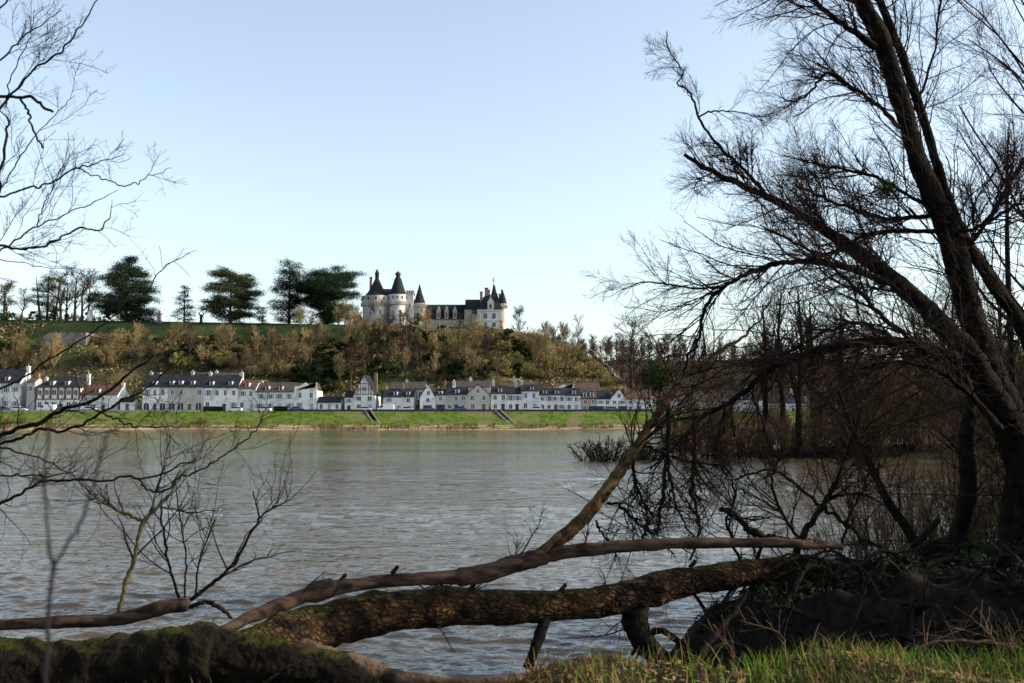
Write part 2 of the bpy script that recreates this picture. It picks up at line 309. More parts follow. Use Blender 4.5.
def grow(Pp, R, n, L, ang=(.5, 1.1), K=6, curl=.18, bias=(0, 0, .1), bend=(0, 0, .03), t0=.15, rs=.6, rcap=1, tip=.35, flat=None):
    N_, K0, _ = Pp.shape; w = np.linalg.norm(Pp[:, -1] - Pp[:, 0], axis=1); w = w / w.sum()
    idx = rng.choice(N_, n, p=w); t = rng.uniform(t0, .98, n) * (K0 - 1); i = t.astype(int); f = (t - i)[:, None]
    o = Pp[idx, i] * (1 - f) + Pp[idx, i + 1] * f; tn = nrm(Pp[idx, i + 1] - Pp[idx, i]); r = R[idx, i] * (1 - f[:, 0]) + R[idx, i + 1] * f[:, 0]
    pr = rng.normal(size=(n, 3))
    if flat is not None: pr *= np.array(flat)
    pr = nrm(pr - (pr * tn).sum(1, keepdims=True) * tn)
    a = rng.uniform(*ang, n)[:, None]; d = nrm(np.cos(a) * tn + np.sin(a) * pr + np.array(bias))
    ln = rng.uniform(*L, n) * (1.15 - .6 * t / (K0 - 1)); out = np.empty((n, K, 3)); out[:, 0] = o
    for k in range(1, K):
        d = nrm(d + rng.normal(0, curl, (n, 3)) + np.array(bend)); out[:, k] = out[:, k - 1] + d * (ln / (K - 1))[:, None]
    r0 = np.minimum(r * rs, rcap); return out, r0[:, None] * np.linspace(1, tip, K)[None]
def join(*a):
    K = max(x[0].shape[1] for x in a); Ps = []; Rs = []
    for p, r in a:
        if p.shape[1] != K:
            t = np.linspace(0, p.shape[1] - 1, K); i = np.minimum(t.astype(int), p.shape[1] - 2); f = (t - i)
            r = r[:, i] * (1 - f) + r[:, i + 1] * f; p = p[:, i] * (1 - f)[None, :, None] + p[:, i + 1] * f[None, :, None]
        Ps.append(p); Rs.append(r)
    return np.concatenate(Ps), np.concatenate(Rs)
# ------------------------------------------------------------------ far plants (prototypes)
def m_bare_tree(h, spread, twr=.05, dens=1.0):
    base = np.array([[0, 0, -.5, h * .022], [rng.normal(0, .1), 0, h * .3, h * .017], [rng.normal(0, .3), rng.normal(0, .3), h * .62, h * .010], [rng.normal(0, .4), 0, h * .93, h * .004]])
    o = cat(base, 9); T = (o[None, :, :3], o[None, :, 3])
    l1 = grow(*T, int(13 * dens), (h * spread * .6, h * spread), (.5, 1.0), 7, .10, (0, 0, .25), (0, 0, .08), t0=.32, rs=.55)
    l2 = grow(*l1, int(60 * dens), (h * .12, h * .25), (.4, .9), 5, .15, (0, 0, .15), (0, 0, .05), rs=.5)
    l3 = grow(*l2, int(260 * dens), (h * .06, h * .14), (.4, 1.0), 4, .15, (0, 0, .1), (0, 0, .03), rs=.6)
    a = MB(); a.tubes(*T, 7)
    c = MB(); c.tubes(*l1, 5); c.tubes(l2[0], np.maximum(l2[1], twr * .7), 3); c.tubes(l3[0], np.maximum(l3[1], twr * .45), 3); return a, c
def m_bush(h, w, n1=26, n2=260, tw=.035, sr=1.0, leaf=0, lsz=.18, leafy_flat=0):
    b0 = []
    for k in range(n1):
        a = rng.uniform(0, 6.283); r = w * .5 * math.sqrt(rng.uniform(0, 1)); hh = h * rng.uniform(.55, 1) * (1 - .35 * (2 * r / w) ** 2)
        p0 = np.array((r * .35 * math.cos(a), r * .35 * math.sin(a), -.3)); p1 = np.array((r * math.cos(a), r * math.sin(a), hh))
        o = cat([[*p0, .06 * sr], [*(p0 * .4 + p1 * .6 + rng.normal(0, .15, 3) * min(1, sr * 2)), .045 * sr], [*p1, .02 * sr]], 5); b0.append(o)
    b0 = np.array(b0); S = (b0[:, :, :3], b0[:, :, 3])
    t1 = grow(*S, n2, (h * .12, h * .3), (.4, 1.0), 4, .2, (0, 0, .2), (0, 0, .05), t0=.2, rs=.6)
    st = MB(); st.tubes(S[0], S[1], 4)
    c = MB(); c.tubes(t1[0], np.maximum(t1[1], tw * .6), 3)
    t2 = grow(*t1, int(n2 * 2.2), (h * .06, h * .15), (.4, 1.2), 3, .2, (0, 0, .1), t0=.1, rs=.6); c.tubes(t2[0], np.maximum(t2[1], tw * .45), 3)
    if leaf:
        q = t2[0][rng.integers(0, len(t2[0]), leaf), -1] + rng.normal(0, .22, (leaf, 3)); c.leaves(q, lsz, leafy_flat)
    return st, c
def m_ever(h, w, n=2600, sz=.2, nb=16):
    c = MB(); cen = []
    for k in range(nb):
        a = rng.uniform(0, 6.283); u = rng.uniform(.12, 1); r = w * .5 * math.sqrt(rng.uniform(0, 1)) * math.sqrt(max(.08, 1 - (u - .35) ** 2 * 1.9)); cen.append((r * math.cos(a), r * math.sin(a), h * u * .88))
    cen = np.array(cen); i = rng.integers(0, nb, n); d = nrm(rng.normal(size=(n, 3))) * rng.uniform(.6, 1.05, (n, 1)) * rng.uniform(.7, 1.1, (nb, 1))[i] * np.array((w * .17, w * .17, h * .12)) ; c.leaves(cen[i] + d, sz, .2)
    st = MB(); o = cat([[0, 0, -.4, .16], [.1, 0, h * .45, .1], [0, .1, h * .85, .04]], 6); st.tubes(o[None, :, :3], o[None, :, 3], 6)
    return st, c
class Proto:
    def __init__(s, a, c, ma, mc, n1='trunk', n2='crown'):
        s.a = a.build(n1, ma, smooth=True, mesh_only=True); s.c = c.build(n2, mc, mesh_only=True); s.n = (n1, n2)
    def put(s, name, loc, label, cat_, group=None, sc=1., rz=None, sz=None):
        e = empty(name, tuple(loc), label, cat_, group, rng.uniform(0, 6.28) if rz is None else rz); e.scale = (sc, sc, sz or sc)
        for me, nn in ((s.a, s.n[0]), (s.c, s.n[1])):
            o = bpy.data.objects.new(nn, me); COL.objects.link(o); o.parent = e
        return e
BT = [Proto(*m_bare_tree(13, .38), DARKT, DARKT) for _ in range(4)]
BTT = [Proto(*m_bare_tree(9, .5, .05, 2.0), DARKT, TAN) for _ in range(3)]
BTR = [Proto(*m_bare_tree(9, .5, .05, 2.0), DARKT, RUST) for _ in range(2)]
SB = [Proto(*m_bush(4.5, 5.5, leaf=500, lsz=.14), DARKT, TAN, 'stem', 'twigs') for _ in range(3)]
SO = [Proto(*m_bush(4.5, 6, leaf=1100, lsz=.17), DARKT, OLIVE, 'stem', 'twigs') for _ in range(3)]
SR = [Proto(*m_bush(4.5, 5, leaf=400, lsz=.14), DARKT, RUST, 'stem', 'twigs') for _ in range(2)]
EV = [Proto(*m_ever(5.5, 5), DARKT, EVG, 'trunk', 'foliage') for _ in range(3)]
# hillside planting: (x0,x1,y0,y1,step_x,step_y, kinds, place phrase)
KIND = {'b': (SB, 'dry_shrub', 'tan leafless shrub'), 'o': (SO, 'olive_shrub', 'olive green scrub bush'), 'r': (SR, 'russet_shrub', 'russet leafless shrub'),
        'e': (EV, 'evergreen_shrub', 'dark evergreen bush'), 't': (BTT, 'bare_tree', 'small bare tan tree'), 'd': (BT, 'dark_bare_tree', 'dark bare tree'), 'u': (BTR, 'russet_tree', 'small bare reddish tree')}
ZONES = [(-12, 62, 352, 384, 10, 9, 'ttbbrde', 'on the slope above the leftmost houses'),
         (92, 150, 338, 374, 11, 9, 'tbbte', 'on the slope between the retaining wall and the long white terrace'),
         (60, 92, 356, 374, 10, 9, 'bted', 'on the slope below the stone retaining wall'),
         (152, 252, 342, 372, 11, 9, 'ttbdeeo', 'on the slope above the long white terrace'),
         (252, 300, 350, 384, 10, 9, 'tttbb', 'above the white house with a stepped parapet'),
         (300, 350, 346, 392, 11, 9, 'eeedbt', 'in the shaded hollow left of the half timbered gable'),
         (352, 420, 334, 388, 10, 9, 'eeddtbd', 'on the wooded slope under the round castle towers'),
         (420, 505, 336, 382, 10, 9, 'oobted', 'on the slope under the castle gallery wing'),
         (505, 575, 338, 382, 9.5, 8, 'ooobbte', 'on the sunlit slope right of the castle'),
         (575, 628, 346, 392, 9.5, 8, 'oobo', 'at the rocky right end of the castle hill')]
for (x0, x1, y0, y1, dx, dy, kk, where) in ZONES:
    row = 0; y = y0
    while y < y1:
        x = x0 + (row % 2) * dx / 2
        while x < x1:
            q = hit(x + rng.normal(0, 1.8), y + rng.normal(0, 1.5))
            lim = 31 + q[0] * 0 if q[0] > 20 else 99
            if 300 < q[1] < 425 and not (30 < x < 92 and y < 367) and not (q[0] > 36 and q[2] < 10):
                k = random.choice(kk) if not (x > 500 and y < y0 + dy) else 'o'; pr, nm, lb = KIND[k]; s_ = rng.uniform(.7, 1.45) * (.85 if k in 'dtu' else 1)
                if x > 575: s_ *= .7
                if y < y0 + dy: s_ *= .55
                random.choice(pr).put(nm, q, lb + ' ' + where, 'tree' if k in 'dtu' else 'shrub', 'scrub and trees ' + where, s_, sz=s_ * rng.uniform(.8, 1.15))
            x += dx
        y += dy; row += 1
# ------------------------------------------------------------------ undergrowth on the hill: countless low scrub
def carpet():
    n = 60000; x = rng.uniform(-190, 60, n); y = rng.uniform(298, 384, n); keep = ~((x < -55) & (x > -170) & (y > 346)) & (rng.uniform(0, 1, n) < .5 + .5 * np.sin(x * .21 + np.sin(y * .13) * 2))
    x, y = x[keep], y[keep]; c = np.stack([x, y, ZT(x, y) + np.abs(rng.normal(0, .5, len(x)))], 1)
    b = MB(); k = rng.uniform(0, 1, len(c)); f = (np.sin(x * .09 + 1) + np.cos(y * .14 + x * .03)) * .25 + .5
    b.leaves(c[k < f], .45, .1, 0); b.leaves(c[k >= f], .45, .1, 1)
    tag(b.build('undergrowth', [TAN, EVG]), 'low tangled undergrowth of brown and green covering the castle hillside', 'undergrowth', kind='stuff')
carpet()
GREYT = mat('grey_brown_twigs', (.075, .052, .036), (.13, .092, .062), .9, .6)
# ------------------------------------------------------------------ far wood behind and right
def wood():
    b = MB(); meshes = []
    for k in range(4):
        a, c = m_bare_tree(14, .42, .085, 1.3); meshes.append([(np.concatenate(z.V), np.concatenate(z.F[4])) for z in (a, c)])
    rows = [(x, y) for y in (455, 480, 505, 530, 555, 585, 610) for x in np.arange(8 if y < 540 else -20, 330, 5)]
    rows += [(x, y) for y in (352, 372, 395, 420) for x in np.arange(58, 330, 7)] + [(x, y) for y in (316, 332) for x in np.arange(62, 240, 7)]
    for (x, y) in rows:
        if y > 460 and x / y * F + 512 < 555: continue
        x += rng.normal(0, 2); y += rng.normal(0, 4); s = rng.uniform(.6, 1.2) * (.8 if y < 440 else 1.0); a = rng.uniform(0, 6.28); ca, sa = math.cos(a), math.sin(a)
        for mi, (V, Q) in enumerate(meshes[rng.integers(0, 4)]):
            v = V * s; v = np.stack([v[:, 0] * ca - v[:, 1] * sa + x, v[:, 0] * sa + v[:, 1] * ca + y, v[:, 2] + float(ZT(x, y))], 1); b.add(v, Q, 0 if rng.uniform() < .7 else 1)
    c = []
    for (x, y) in rows:
        m_ = 90; c.append(np.stack([rng.normal(x, 3.5, m_), rng.normal(y, 3.5, m_), float(ZT(x, y)) + np.abs(rng.normal(0, 3.6, m_))], 1))
    c = np.concatenate(c); c = c[(c[:, 0] / c[:, 1] * F + 512) > 560]; b.leaves(c, .5, 0, 0)
    tag(b.build('woodland', [DARKT, GREYT]), 'far leafless brown wood covering the hills right of the castle hill', 'woodland', kind='stuff')
wood()
def skytree(px, ytop, ybase, Y, label, protos=BT, h0=13, name='bare_tree', wz=1.):
    b = P(px, ybase, Y); t = P(px, ytop, Y); s_ = (t[2] - b[2]) / (h0 * 1.02)
    g = float(ZT(b[0], Y)); bz = min(b[2], g + .0) if b[2] - g < 3 else g; s_ = (t[2] - bz) / (h0 * 1.02)
    random.choice(protos).put(name, (b[0], Y, bz), label, 'tree', sc=s_ * wz, sz=s_)
skytree(578, 316, 345, 400, 'tall thin bare tree standing alone on the hilltop right of the castle', wz=.8)
skytree(630, 318, 352, 470, 'wide bare tree rising over the brown wood right of the castle hill', wz=1.2)
for k, x in enumerate((6, 22, 60, 66, 74, 82, 88)):
    skytree(x, (284, 290, 272, 278, 270, 274, 276)[k], 320, 400 + 3 * k, ['bushy bare tree at the far left edge of the hilltop', 'thin bare tree second from the left on the hilltop', 'bare tree just right of the dark pine clump', 'forked bare tree between the pine clump and the large cedar', 'tallest bare tree left of the large cedar', 'dark bare tree close left of the large cedar', 'bare tree touching the left side of the large cedar'][k], wz=1.35)
for (x, s) in ((300, 1.), (345, 1.25), (350, 1.1), (356, 1.), (338, 1.)):
    q = hit(x, 334); KINDS = BTT
    random.choice(BTT).put('bare_tree', q, 'tan bare tree on the crest between the broad cedar and the castle', 'tree', 'bare trees below the broad cedar', s)
for k, x in enumerate((366, 374, 381, 395)):
    q = hit(x, 338); random.choice(BTR + BTT).put('bare_tree', q, 'bare twiggy tree in front of the left castle towers', 'tree', 'bare trees hiding the tower feet', (.62, .7, .6, .5)[k])
for k, x in enumerate(np.linspace(425, 570, 20)):
    q = hit(x, 335.5 if x < 510 else 337 + (x - 510) * .1); random.choice(SO if k % 3 else SB).put('olive_shrub' if k % 3 else 'dry_shrub', q, ('olive green bush' if k % 3 else 'tan leafless bush') + (' along the foot of the castle gallery and right wing' if x < 508 else ' on the skyline just right of the castle'), 'shrub', 'bushes along the crest', .6)
for k, x in enumerate(np.linspace(-8, 108, 18)):
    q = P(x, 320, 386 + (k % 3) * 3); z = float(ZT(q[0], q[1])); (SB + SR + EV)[k * 5 % 8].put('hilltop_shrub', (q[0], q[1], z), 'shrub under the bare hilltop trees left of the large cedar', 'shrub', 'shrubs under the hilltop trees', .5 + .3 * ((k * 7) % 5) / 4)
# cedars
def cedar(px, ytop, ybase, wpx, Y, prof, label, n=1.0, m=CEDAR, name='cedar_tree', gap=.0, multi=1):
    b = P(px, ybase, Y); t = P(px, ytop, Y); z0 = float(ZT(b[0], Y)); z0 = min(z0, b[2] + 1); h = t[2] - z0; w = wpx * Y / F / 2
    e = empty(name, (b[0], Y, z0), label, 'tree'); st = MB(); cr = MB()
    for q in range(multi):
        off = 0 if multi == 1 else (q - (multi - 1) / 2) * w * .7
        o = cat([[off * .5, 0, -.5, h * .028], [off * .8, .2, h * .5, h * .018], [off, 0, h * .97, h * .004]], 9); st.tubes(o[None, :, :3], o[None, :, 3], 8)
    nl = int(58 * n); LP = []; pts = []
    for k in range(nl):
        u = .03 + .95 * (k + rng.uniform(0, 1)) / nl; wr = np.interp(u, [p[0] for p in prof], [p[1] for p in prof]) * w
        if wr < .05: continue
        a = rng.uniform(0, 6.283); L_ = wr * rng.uniform(.55, 1.12); off = 0 if multi == 1 else rng.integers(0, multi) - (multi - 1) / 2
        ox = off * w * .5 * u; z = h * u
        dx, dy = math.cos(a), math.sin(a); rise = h * rng.uniform(-.07, .12)
        o = cat([[ox, 0, z - h * .03, h * .008], [ox + dx * L_ * .5, dy * L_ * .5, z + rise, h * .005], [ox + dx * L_, dy * L_, z + rise * .7, h * .002]], 6); LP.append(o)
        npad = max(3, int(L_ * 1.35))
        for j in range(npad):
            f = rng.uniform(.28, 1); lat = rng.normal(0, .16 * L_ + .3); c = np.array((ox + dx * L_ * f - dy * lat, dy * L_ * f + dx * lat, z + rise * f + rng.normal(0, .12)))
            mm = int(70 * n); pad = rng.normal(0, 1, (mm, 3)) * np.array((.8, .8, .40)) * (h / 22 + .35); pts.append(c + pad)
    LP = np.array(LP); st.tubes(LP[:, :, :3], LP[:, :, 3], 4); cr.leaves(np.concatenate(pts), .20, .3)
    st.build('trunk', DARKT, e, True); cr.build('crown', m, e); return e
TRI = [(0, .8), (.12, 1.), (.35, 1.), (.6, .72), (.85, .35), (1, .04)]; RND = [(0, .35), (.15, .8), (.4, .95), (.75, 1.), (.92, .62), (1, .2)]; FLAT = [(0, .2), (.25, .5), (.5, .85), (.8, 1.), (.95, .8), (1, .5)]
cedar(126, 258, 322, 72, 388, TRI, 'large dark cedar with a pointed crown on the lawn left of the pillar', 1.5)
cedar(184, 287, 322, 24, 388, TRI, 'small slender conifer on the lawn between the two largest left cedars', .5)
cedar(230, 271, 324, 62, 388, RND, 'rounded open cedar in the middle of the hilltop lawn', 1.25, CEDARY)
cedar(289, 264, 324, 48, 390, [(0, .5), (.2, .8), (.5, .8), (.75, .85), (.9, .5), (1, .25)], 'tall narrow cedar left of the broad flat cedar', 1.0)
cedar(328, 272, 325, 76, 392, FLAT, 'broad flat topped cedar next to the round castle towers', 1.7)
cedar(47, 274, 318, 36, 392, RND, 'loose dark pine clump with several stems at the left of the hilltop', .7, CEDARY, 'pine_tree', multi=3)
cedar(3, 284, 330, 22, 385, RND, 'brownish conifer cut by the left edge of the view', .5, CEDARY, 'pine_tree')
cedar(418, 314, 331, 13, 418, TRI, 'small dark yew in front of the pointed castle turret', .4, CEDAR, 'yew_tree')
cedar(262, 308, 328, 14, 380, RND, 'low dark evergreen right of the rounded cedar', .35, CEDAR, 'yew_tree')
def crest_bits():
    # pillar, statue-like cone, tree stump, retaining walls
    q = P(159, 322, 380); g = float(ZT(q[0], 380)); e = empty('stone_pillar', (q[0], 380, g), 'small dark stone pillar on the lawn crest right of the large cedar', 'pillar')
    b = MB(); b.box(-.9, .9, -.9, .9, -.5, 1.0); b.box(-.62, .62, -.62, .62, 1.0, 3.4); b.build('shaft', WALLM, e); b = MB(); b.box(-.85, .85, -.85, .85, 3.4, 3.8); b.box(-.3, .3, -.3, .3, 3.8, 4.7); b.build('capital', WALLM, e)
    q = P(90, 320, 383); g = float(ZT(q[0], 383)); b = MB(); b.lathe(0, 0, [(.9, -.5), (1.05, .8), (1.1, 1.6), (.95, 2.6), (.75, 3.3), (.3, 4.1), (.02, 4.4)], 14)
    o = b.build('garden_sculpture', WHITE, smooth=True); o.location = (q[0], 383, g); tag(o, 'pale upright garden sculpture on the crest among bare trees', 'sculpture')
    q = P(201, 322, 380); g = float(ZT(q[0], 380)); b = MB(); o_ = cat([[0, 0, -.4, .7], [0, 0, 1.5, .5], [.1, 0, 3.4, .7]], 7); b.tubes(o_[None, :, :3], o_[None, :, 3], 9, cap=True, rough=.08)
    b.tubes(np.array([[[0, 0, 2.6], [.7, 0, 3.2], [1.1, 0, 4.1]], [[0, 0, 2.6], [-.5, 0, 3.4], [-.9, 0, 4.2]]]), np.array([[.35, .3, .25]] * 2), 6, cap=True)
    o = b.build('pollarded_stump', BARKD); o.location = (q[0], 380, g); tag(o, 'dark pollarded stump on the crest left of the rounded cedar', 'stump')
def rock(name, pxs, Y, m, label, cat_, th=1.2, rough=0):
    xs_ = np.linspace(pxs[0][0], pxs[-1][0], 26); tp = np.interp(xs_, [p[0] for p in pxs], [p[1] for p in pxs]); bt = np.interp(xs_, [p[0] for p in pxs], [p[2] for p in pxs])
    K = 9; V = []
    for d in (0, 1):
        for k in range(K):
            for x, a, c in zip(xs_, tp, bt):
                q = P(x, a + (c - a) * k / (K - 1), Y); q[1] += d * th + (rng.normal(0, rough) if rough else 0); q[2] += rng.normal(0, rough * .5) if rough else 0; V.append(q)
    V = np.array(V); n = 26; b = MB(); A = K * n; f = []
    for k in range(K - 1):
        for i in range(n - 1):
            a = k * n + i; f.append((a, a + n, a + n + 1, a + 1)); f.append((A + a, A + a + 1, A + a + n + 1, A + a + n))
    for i in range(n - 1): f.append((i, i + 1, A + i + 1, A + i)); c = (K - 1) * n + i; f.append((c, A + c, A + c + 1, c + 1))
    for k in range(K - 1):
        for i in (0, n - 1): a = k * n + i; f.append((a, a + n, A + a + n, A + a))
    b.add(V, f); o = b.build(name, m); tag(o, label, cat_); return o
crest_bits()
rock('retaining_wall', [(38, 338, 356), (50, 332.5, 356), (86, 332.5, 356)], 338, WALLM, 'greyish stone retaining wall under the lawn at the left of the hill', 'wall', 10)
rock('cliff_wall', [(284, 349, 360), (298, 345, 362), (318, 346, 362)], 345, WALLM, 'exposed grey cliff wall on the slope under the broad cedar', 'cliff', 2, .3)
rock('rock_face', [(586, 347, 351), (597, 354, 359), (612, 369, 375), (626, 384, 388)], 340, CLIFF, 'pale bare rock edge descending at the right end of the castle hill', 'rock', 2, .5)
# terrace hedges across the lawn
for (x0, x1, y, lb) in ((84, 206, 337, 'long clipped terrace hedge crossing the dark lawn'), (206, 292, 340, 'lower clipped hedge under the rounded cedar')):
    a = hit(x0, y + 4); c = hit(x1, y + 4); n = 5200; t = rng.uniform(0, 1, (n, 1)); b = MB(); pts = a * (1 - t) + c * t
    b.leaves(pts + np.stack([rng.normal(0, .3, n), rng.uniform(-.8, .8, n), rng.uniform(-.6, 1.2, n)], 1), .16)
    tag(b.build('clipped_hedge', EVG), lb, 'hedge')
# ------------------------------------------------------------------ castle
def castle():
    Y = 425.; k = Y / F; q0 = P(430, 333, Y); G = 36.5
    e = empty('castle', (q0[0], Y, G), 'pale stone castle with round towers and slate roofs crowning the hill', 'castle')
    X = lambda px: (px - 430) * k; Z = lambda py: P(430, py, Y)[2] - G
    def win(par, x, y, z, w, h, frame=FRAME, arch=False):
        b = MB(); t = .16; b.box(x - w / 2 - t, x + w / 2 + t, y - .12, y + .3, z - h / 2 - t, z - h / 2); b.box(x - w / 2 - t, x + w / 2 + t, y - .12, y + .3, z + h / 2, z + h / 2 + t)
        b.box(x - w / 2 - t, x - w / 2, y - .12, y + .3, z - h / 2, z + h / 2); b.box(x + w / 2, x + w / 2 + t, y - .12, y + .3, z - h / 2, z + h / 2)
        b.box(x - .06, x + .06, y - .08, y + .2, z - h / 2, z + h / 2); b.box(x - w / 2, x + w / 2, y - .08, y + .2, z + h * .15 - .05, z + h * .15 + .05)
        b.box(x - w / 2, x + w / 2, y - .04, y + .2, z - h / 2, z + h / 2, 1)
        return b.build('window', [frame, GLASS], par)
    def tower(px, r, zt, zb_band, label, m, roofprof, lant=None, base=0, yoff=0, bandr=1.09, wins=()):
        cx = X(px); cy = r * k + yoff; R_ = r * k; b = MB(); zt = Z(zt); zm = Z(zb_band)
        b.lathe(cx, cy, [(R_ * 1.06, base - 3), (R_ * 1.02, base + 3), (R_, zm)], 36)
        w = b.build('tower', m, e, True); 
        if label: w['label'] = label
        b = MB(); b.lathe(cx, cy, [(R_ * .99, zm), (R_ * bandr, zm + .5), (R_ * bandr, zt), (R_ * .9, zt + .01)], 36)
        for a in np.arange(0, 36):
            an = a / 36 * 6.2832; c_ = (cx + R_ * bandr * math.cos(an), cy + R_ * bandr * math.sin(an)); b.box(c_[0] - .28, c_[0] + .28, c_[1] - .28, c_[1] + .28, zm - .9, zm + .5)
        b.build('parapet', m, w)
        if bandr > 1.05:
            b = MB()
            for a in np.arange(0, 36):
                an = (a + .5) / 36 * 6.2832; R2 = R_ * bandr + .02; c_ = (cx + R2 * math.cos(an), cy + R2 * math.sin(an))
                if a % 3 == 0: b.box(c_[0] - .25, c_[0] + .25, c_[1] - .25, c_[1] + .25, zt - 1.9, zt - .8)
            b.build('embrasures', GLASS, w)
        b = MB(); b.lathe(cx, cy, [(rr * k, Z(zz)) for rr, zz in roofprof], 36); b.build('roof', SLATE, w, True)
        if lant:
            b = MB(); b.lathe(cx, cy, [(rr * k, Z(zz)) for rr, zz in lant], 14); b.build('lantern', SLATEB, w, True)
        for (dx, zz, ww, hh) in wins:
            yy = cy - math.sqrt(max(.01, R_ * R_ - (dx * k) ** 2)); win(w, cx + dx * k, yy - .06, Z(zz), ww, hh)
        return w
    tower(374.3, 14.2, 295, 303, 'largest round tower at the left end, weathered pale stone', STONE, [(12.6, 295), (9.4, 291), (6.2, 286), (3.4, 280), (1.9, 277)], [(2.0, 279), (2.1, 272), (2.6, 271.8), (1.2, 268.5), (.1, 266.5)], wins=((-4, 312, 1.1, 1.9), (5, 312, 1.1, 1.9), (0, 322, 1, 1.7)))
    tower(396.4, 8.8, 294, 302, 'round tower second from the left with tall narrow windows', STONEW, [(8.6, 294), (6.0, 286), (3.4, 277.5), (2.2, 276)], [(2.2, 278), (2.3, 274), (2.9, 273.7), (2.6, 271.5), (.6, 270.5), (.1, 269)], wins=((-3.0, 316, 1.2, 5), (3.0, 316, 1.2, 5)))
    tower(418, 6.2, 302, 304, 'slim turret with a steep pointed cone roof', STONEL, [(6.4, 302), (5.2, 299), (2.6, 291), (.15, 282)], yoff=3, bandr=1.03, wins=((-3.4, 309, .9, 1.8), (2.4, 309, .9, 1.8)))
    tower(502.6, 4.2, 303, 305, 'bright sunlit round tower at the right corner', STONEW, [(4.5, 303), (3.5, 298), (1.2, 291), (.1, 288)], yoff=2, bandr=1.06)
    # joining ridge roof between the two left towers
    b = MB(); x0, x1 = X(378), X(398); b.prism([(3, Z(296)), (8, Z(286.5)), (13, Z(296))], 0, x0, x1); b.build('roof', SLATE, e)
    b = MB(); b.box(X(380), X(398), 4, 14, -3, Z(296)); b.build('wall', STONE, e)
    # bright keep wall
    b = MB(); b.box(X(404), X(412.4), 2.2, 16, -3, Z(294)); w = b.build('keep_wall', STONEW, e); b = MB()
    for i in range(4): x = X(404.3) + i * 1.0; b.box(x, x + .5, 2.0, 2.6, Z(294), Z(290.5) - i % 2 * .4); b.lathe(x + .25, 2.3, [(.25, Z(291)), (.02, Z(288))], 6)
    b.build('pinnacle_row', STONEW, w); win(w, X(409), 2.1, Z(305), .9, 1.8)
    b = MB(); b.prism([(3, Z(294)), (8, Z(288)), (14, Z(294))], 0, X(404.5), X(411.8)); b.build('roof', SLATE, w)
    def chim(par, px, y0, y1, w=2.2, Yo=7):
        b = MB(); b.box(X(px) - w / 2 * k, X(px) + w / 2 * k, Yo - .6, Yo + .6, Z(y1), Z(y0)); b.box(X(px) - (w / 2 + .35) * k, X(px) + (w / 2 + .35) * k, Yo - .8, Yo + .8, Z(y0), Z(y0) + .35); b.build('chimney', BRICK, par)
    chim(e, 368, 276, 290, 2.2, 6)
    # gallery wing
    b = MB(); b.box(X(421), X(465), 8, 18, -3, Z(317)); g = b.build('gallery_wing', STONEL, e); g['label'] = 'long low wing with three gabled dormers'
    b = MB(); b.prism([(7.6, Z(317.4)), (12.8, Z(301.2)), (13.4, Z(301.2)), (18.4, Z(317.4))], 0, X(421), X(466)); b.build('roof', SLATE, g)
    for px in (437, 445.2, 453.8):
        b = MB(); c = X(px); b.box(c - .85, c + .85, 7.7, 11, Z(317), Z(309.5)); b.add([(c - 1.1, 7.6, Z(309.5)), (c + 1.1, 7.6, Z(309.5)), (c, 7.6, Z(303.6)), (c - 1.1, 11.5, Z(309.5)), (c + 1.1, 11.5, Z(309.5)), (c, 11.5, Z(303.6))], [(0, 1, 2), (3, 5, 4)]); b.add([(c - 1.1, 7.6, Z(309.5)), (c + 1.1, 7.6, Z(309.5)), (c, 7.6, Z(303.6)), (c - 1.1, 11.5, Z(309.5)), (c + 1.1, 11.5, Z(309.5)), (c, 11.5, Z(303.6))], [(0, 2, 5, 3), (1, 4, 5, 2)])
        b.box(c - .07, c + .07, 7.5, 7.7, Z(304), Z(301.5)); b.box(c - .45, c + .45, 7.62, 7.72, Z(315.5), Z(311), 1); b.build('dormer', [STONEL, GLASS], g)
    for px in (428, 436.5, 445, 453.5, 462): win(g, X(px), 7.9, Z(322.3), 1.0, 1.9)
    for px in (445, 453.5, 461.5):
        b = MB(); prof = [(X(px) + 1.4 * math.cos(a), Z(331) + 1.4 * math.sin(a) + .4) for a in np.linspace(0, math.pi, 9)] + [(X(px) - 1.4, -1), (X(px) + 1.4, -1)]
        b.prism(prof, 1, 7.86, 7.99); b.build('arch', GLASS, g)
    # right wing
    b = MB(); b.box(X(464), X(472), 5, 18, -3, Z(308)); s = b.build('stair_wing', STONEL, e); b = MB(); b.prism([(4.6, Z(308.2)), (9, Z(297)), (14, Z(297)), (18.3, Z(308.2))], 0, X(464.4), X(480)); b.build('roof', SLATE, s); win(s, X(468), 4.9, Z(315), .8, 1.6)
    b = MB(); b.box(X(472), X(478), 2.5, 16, -3, Z(313)); s = b.build('link_wing', STONEL, e); b = MB(); b.prism([(2.2, Z(313.2)), (8, Z(303)), (16, Z(303)), (16.3, Z(313.2))], 0, X(472), X(478.4)); b.build('roof', TILE, s)
    b = MB(); b.box(X(477.5), X(502), 0, 16, -3, Z(310)); r = b.build('right_wing', STONEW, e); r['label'] = 'tall white block under a steep slate pavilion roof'
    b = MB(); b.box(X(477), X(502.4), -.3, 0, Z(321), Z(320)); b.box(X(477), X(502.4), -.4, 0, Z(311), Z(309.8)); b.build('string_course', STONEW, r)
    b = MB(); V = [(X(477.4), -.4, Z(310)), (X(502.4), -.4, Z(310)), (X(502.4), 16.3, Z(310)), (X(477.4), 16.3, Z(310)), (X(483), 6, Z(295)), (X(497), 6, Z(291)), (X(497), 10, Z(291)), (X(483), 10, Z(295))]
    b.add(V, [(0, 1, 5, 4), (1, 2, 6, 5), (2, 3, 7, 6), (3, 0, 4, 7), (4, 5, 6, 7)]); b.build('roof', SLATE, r)
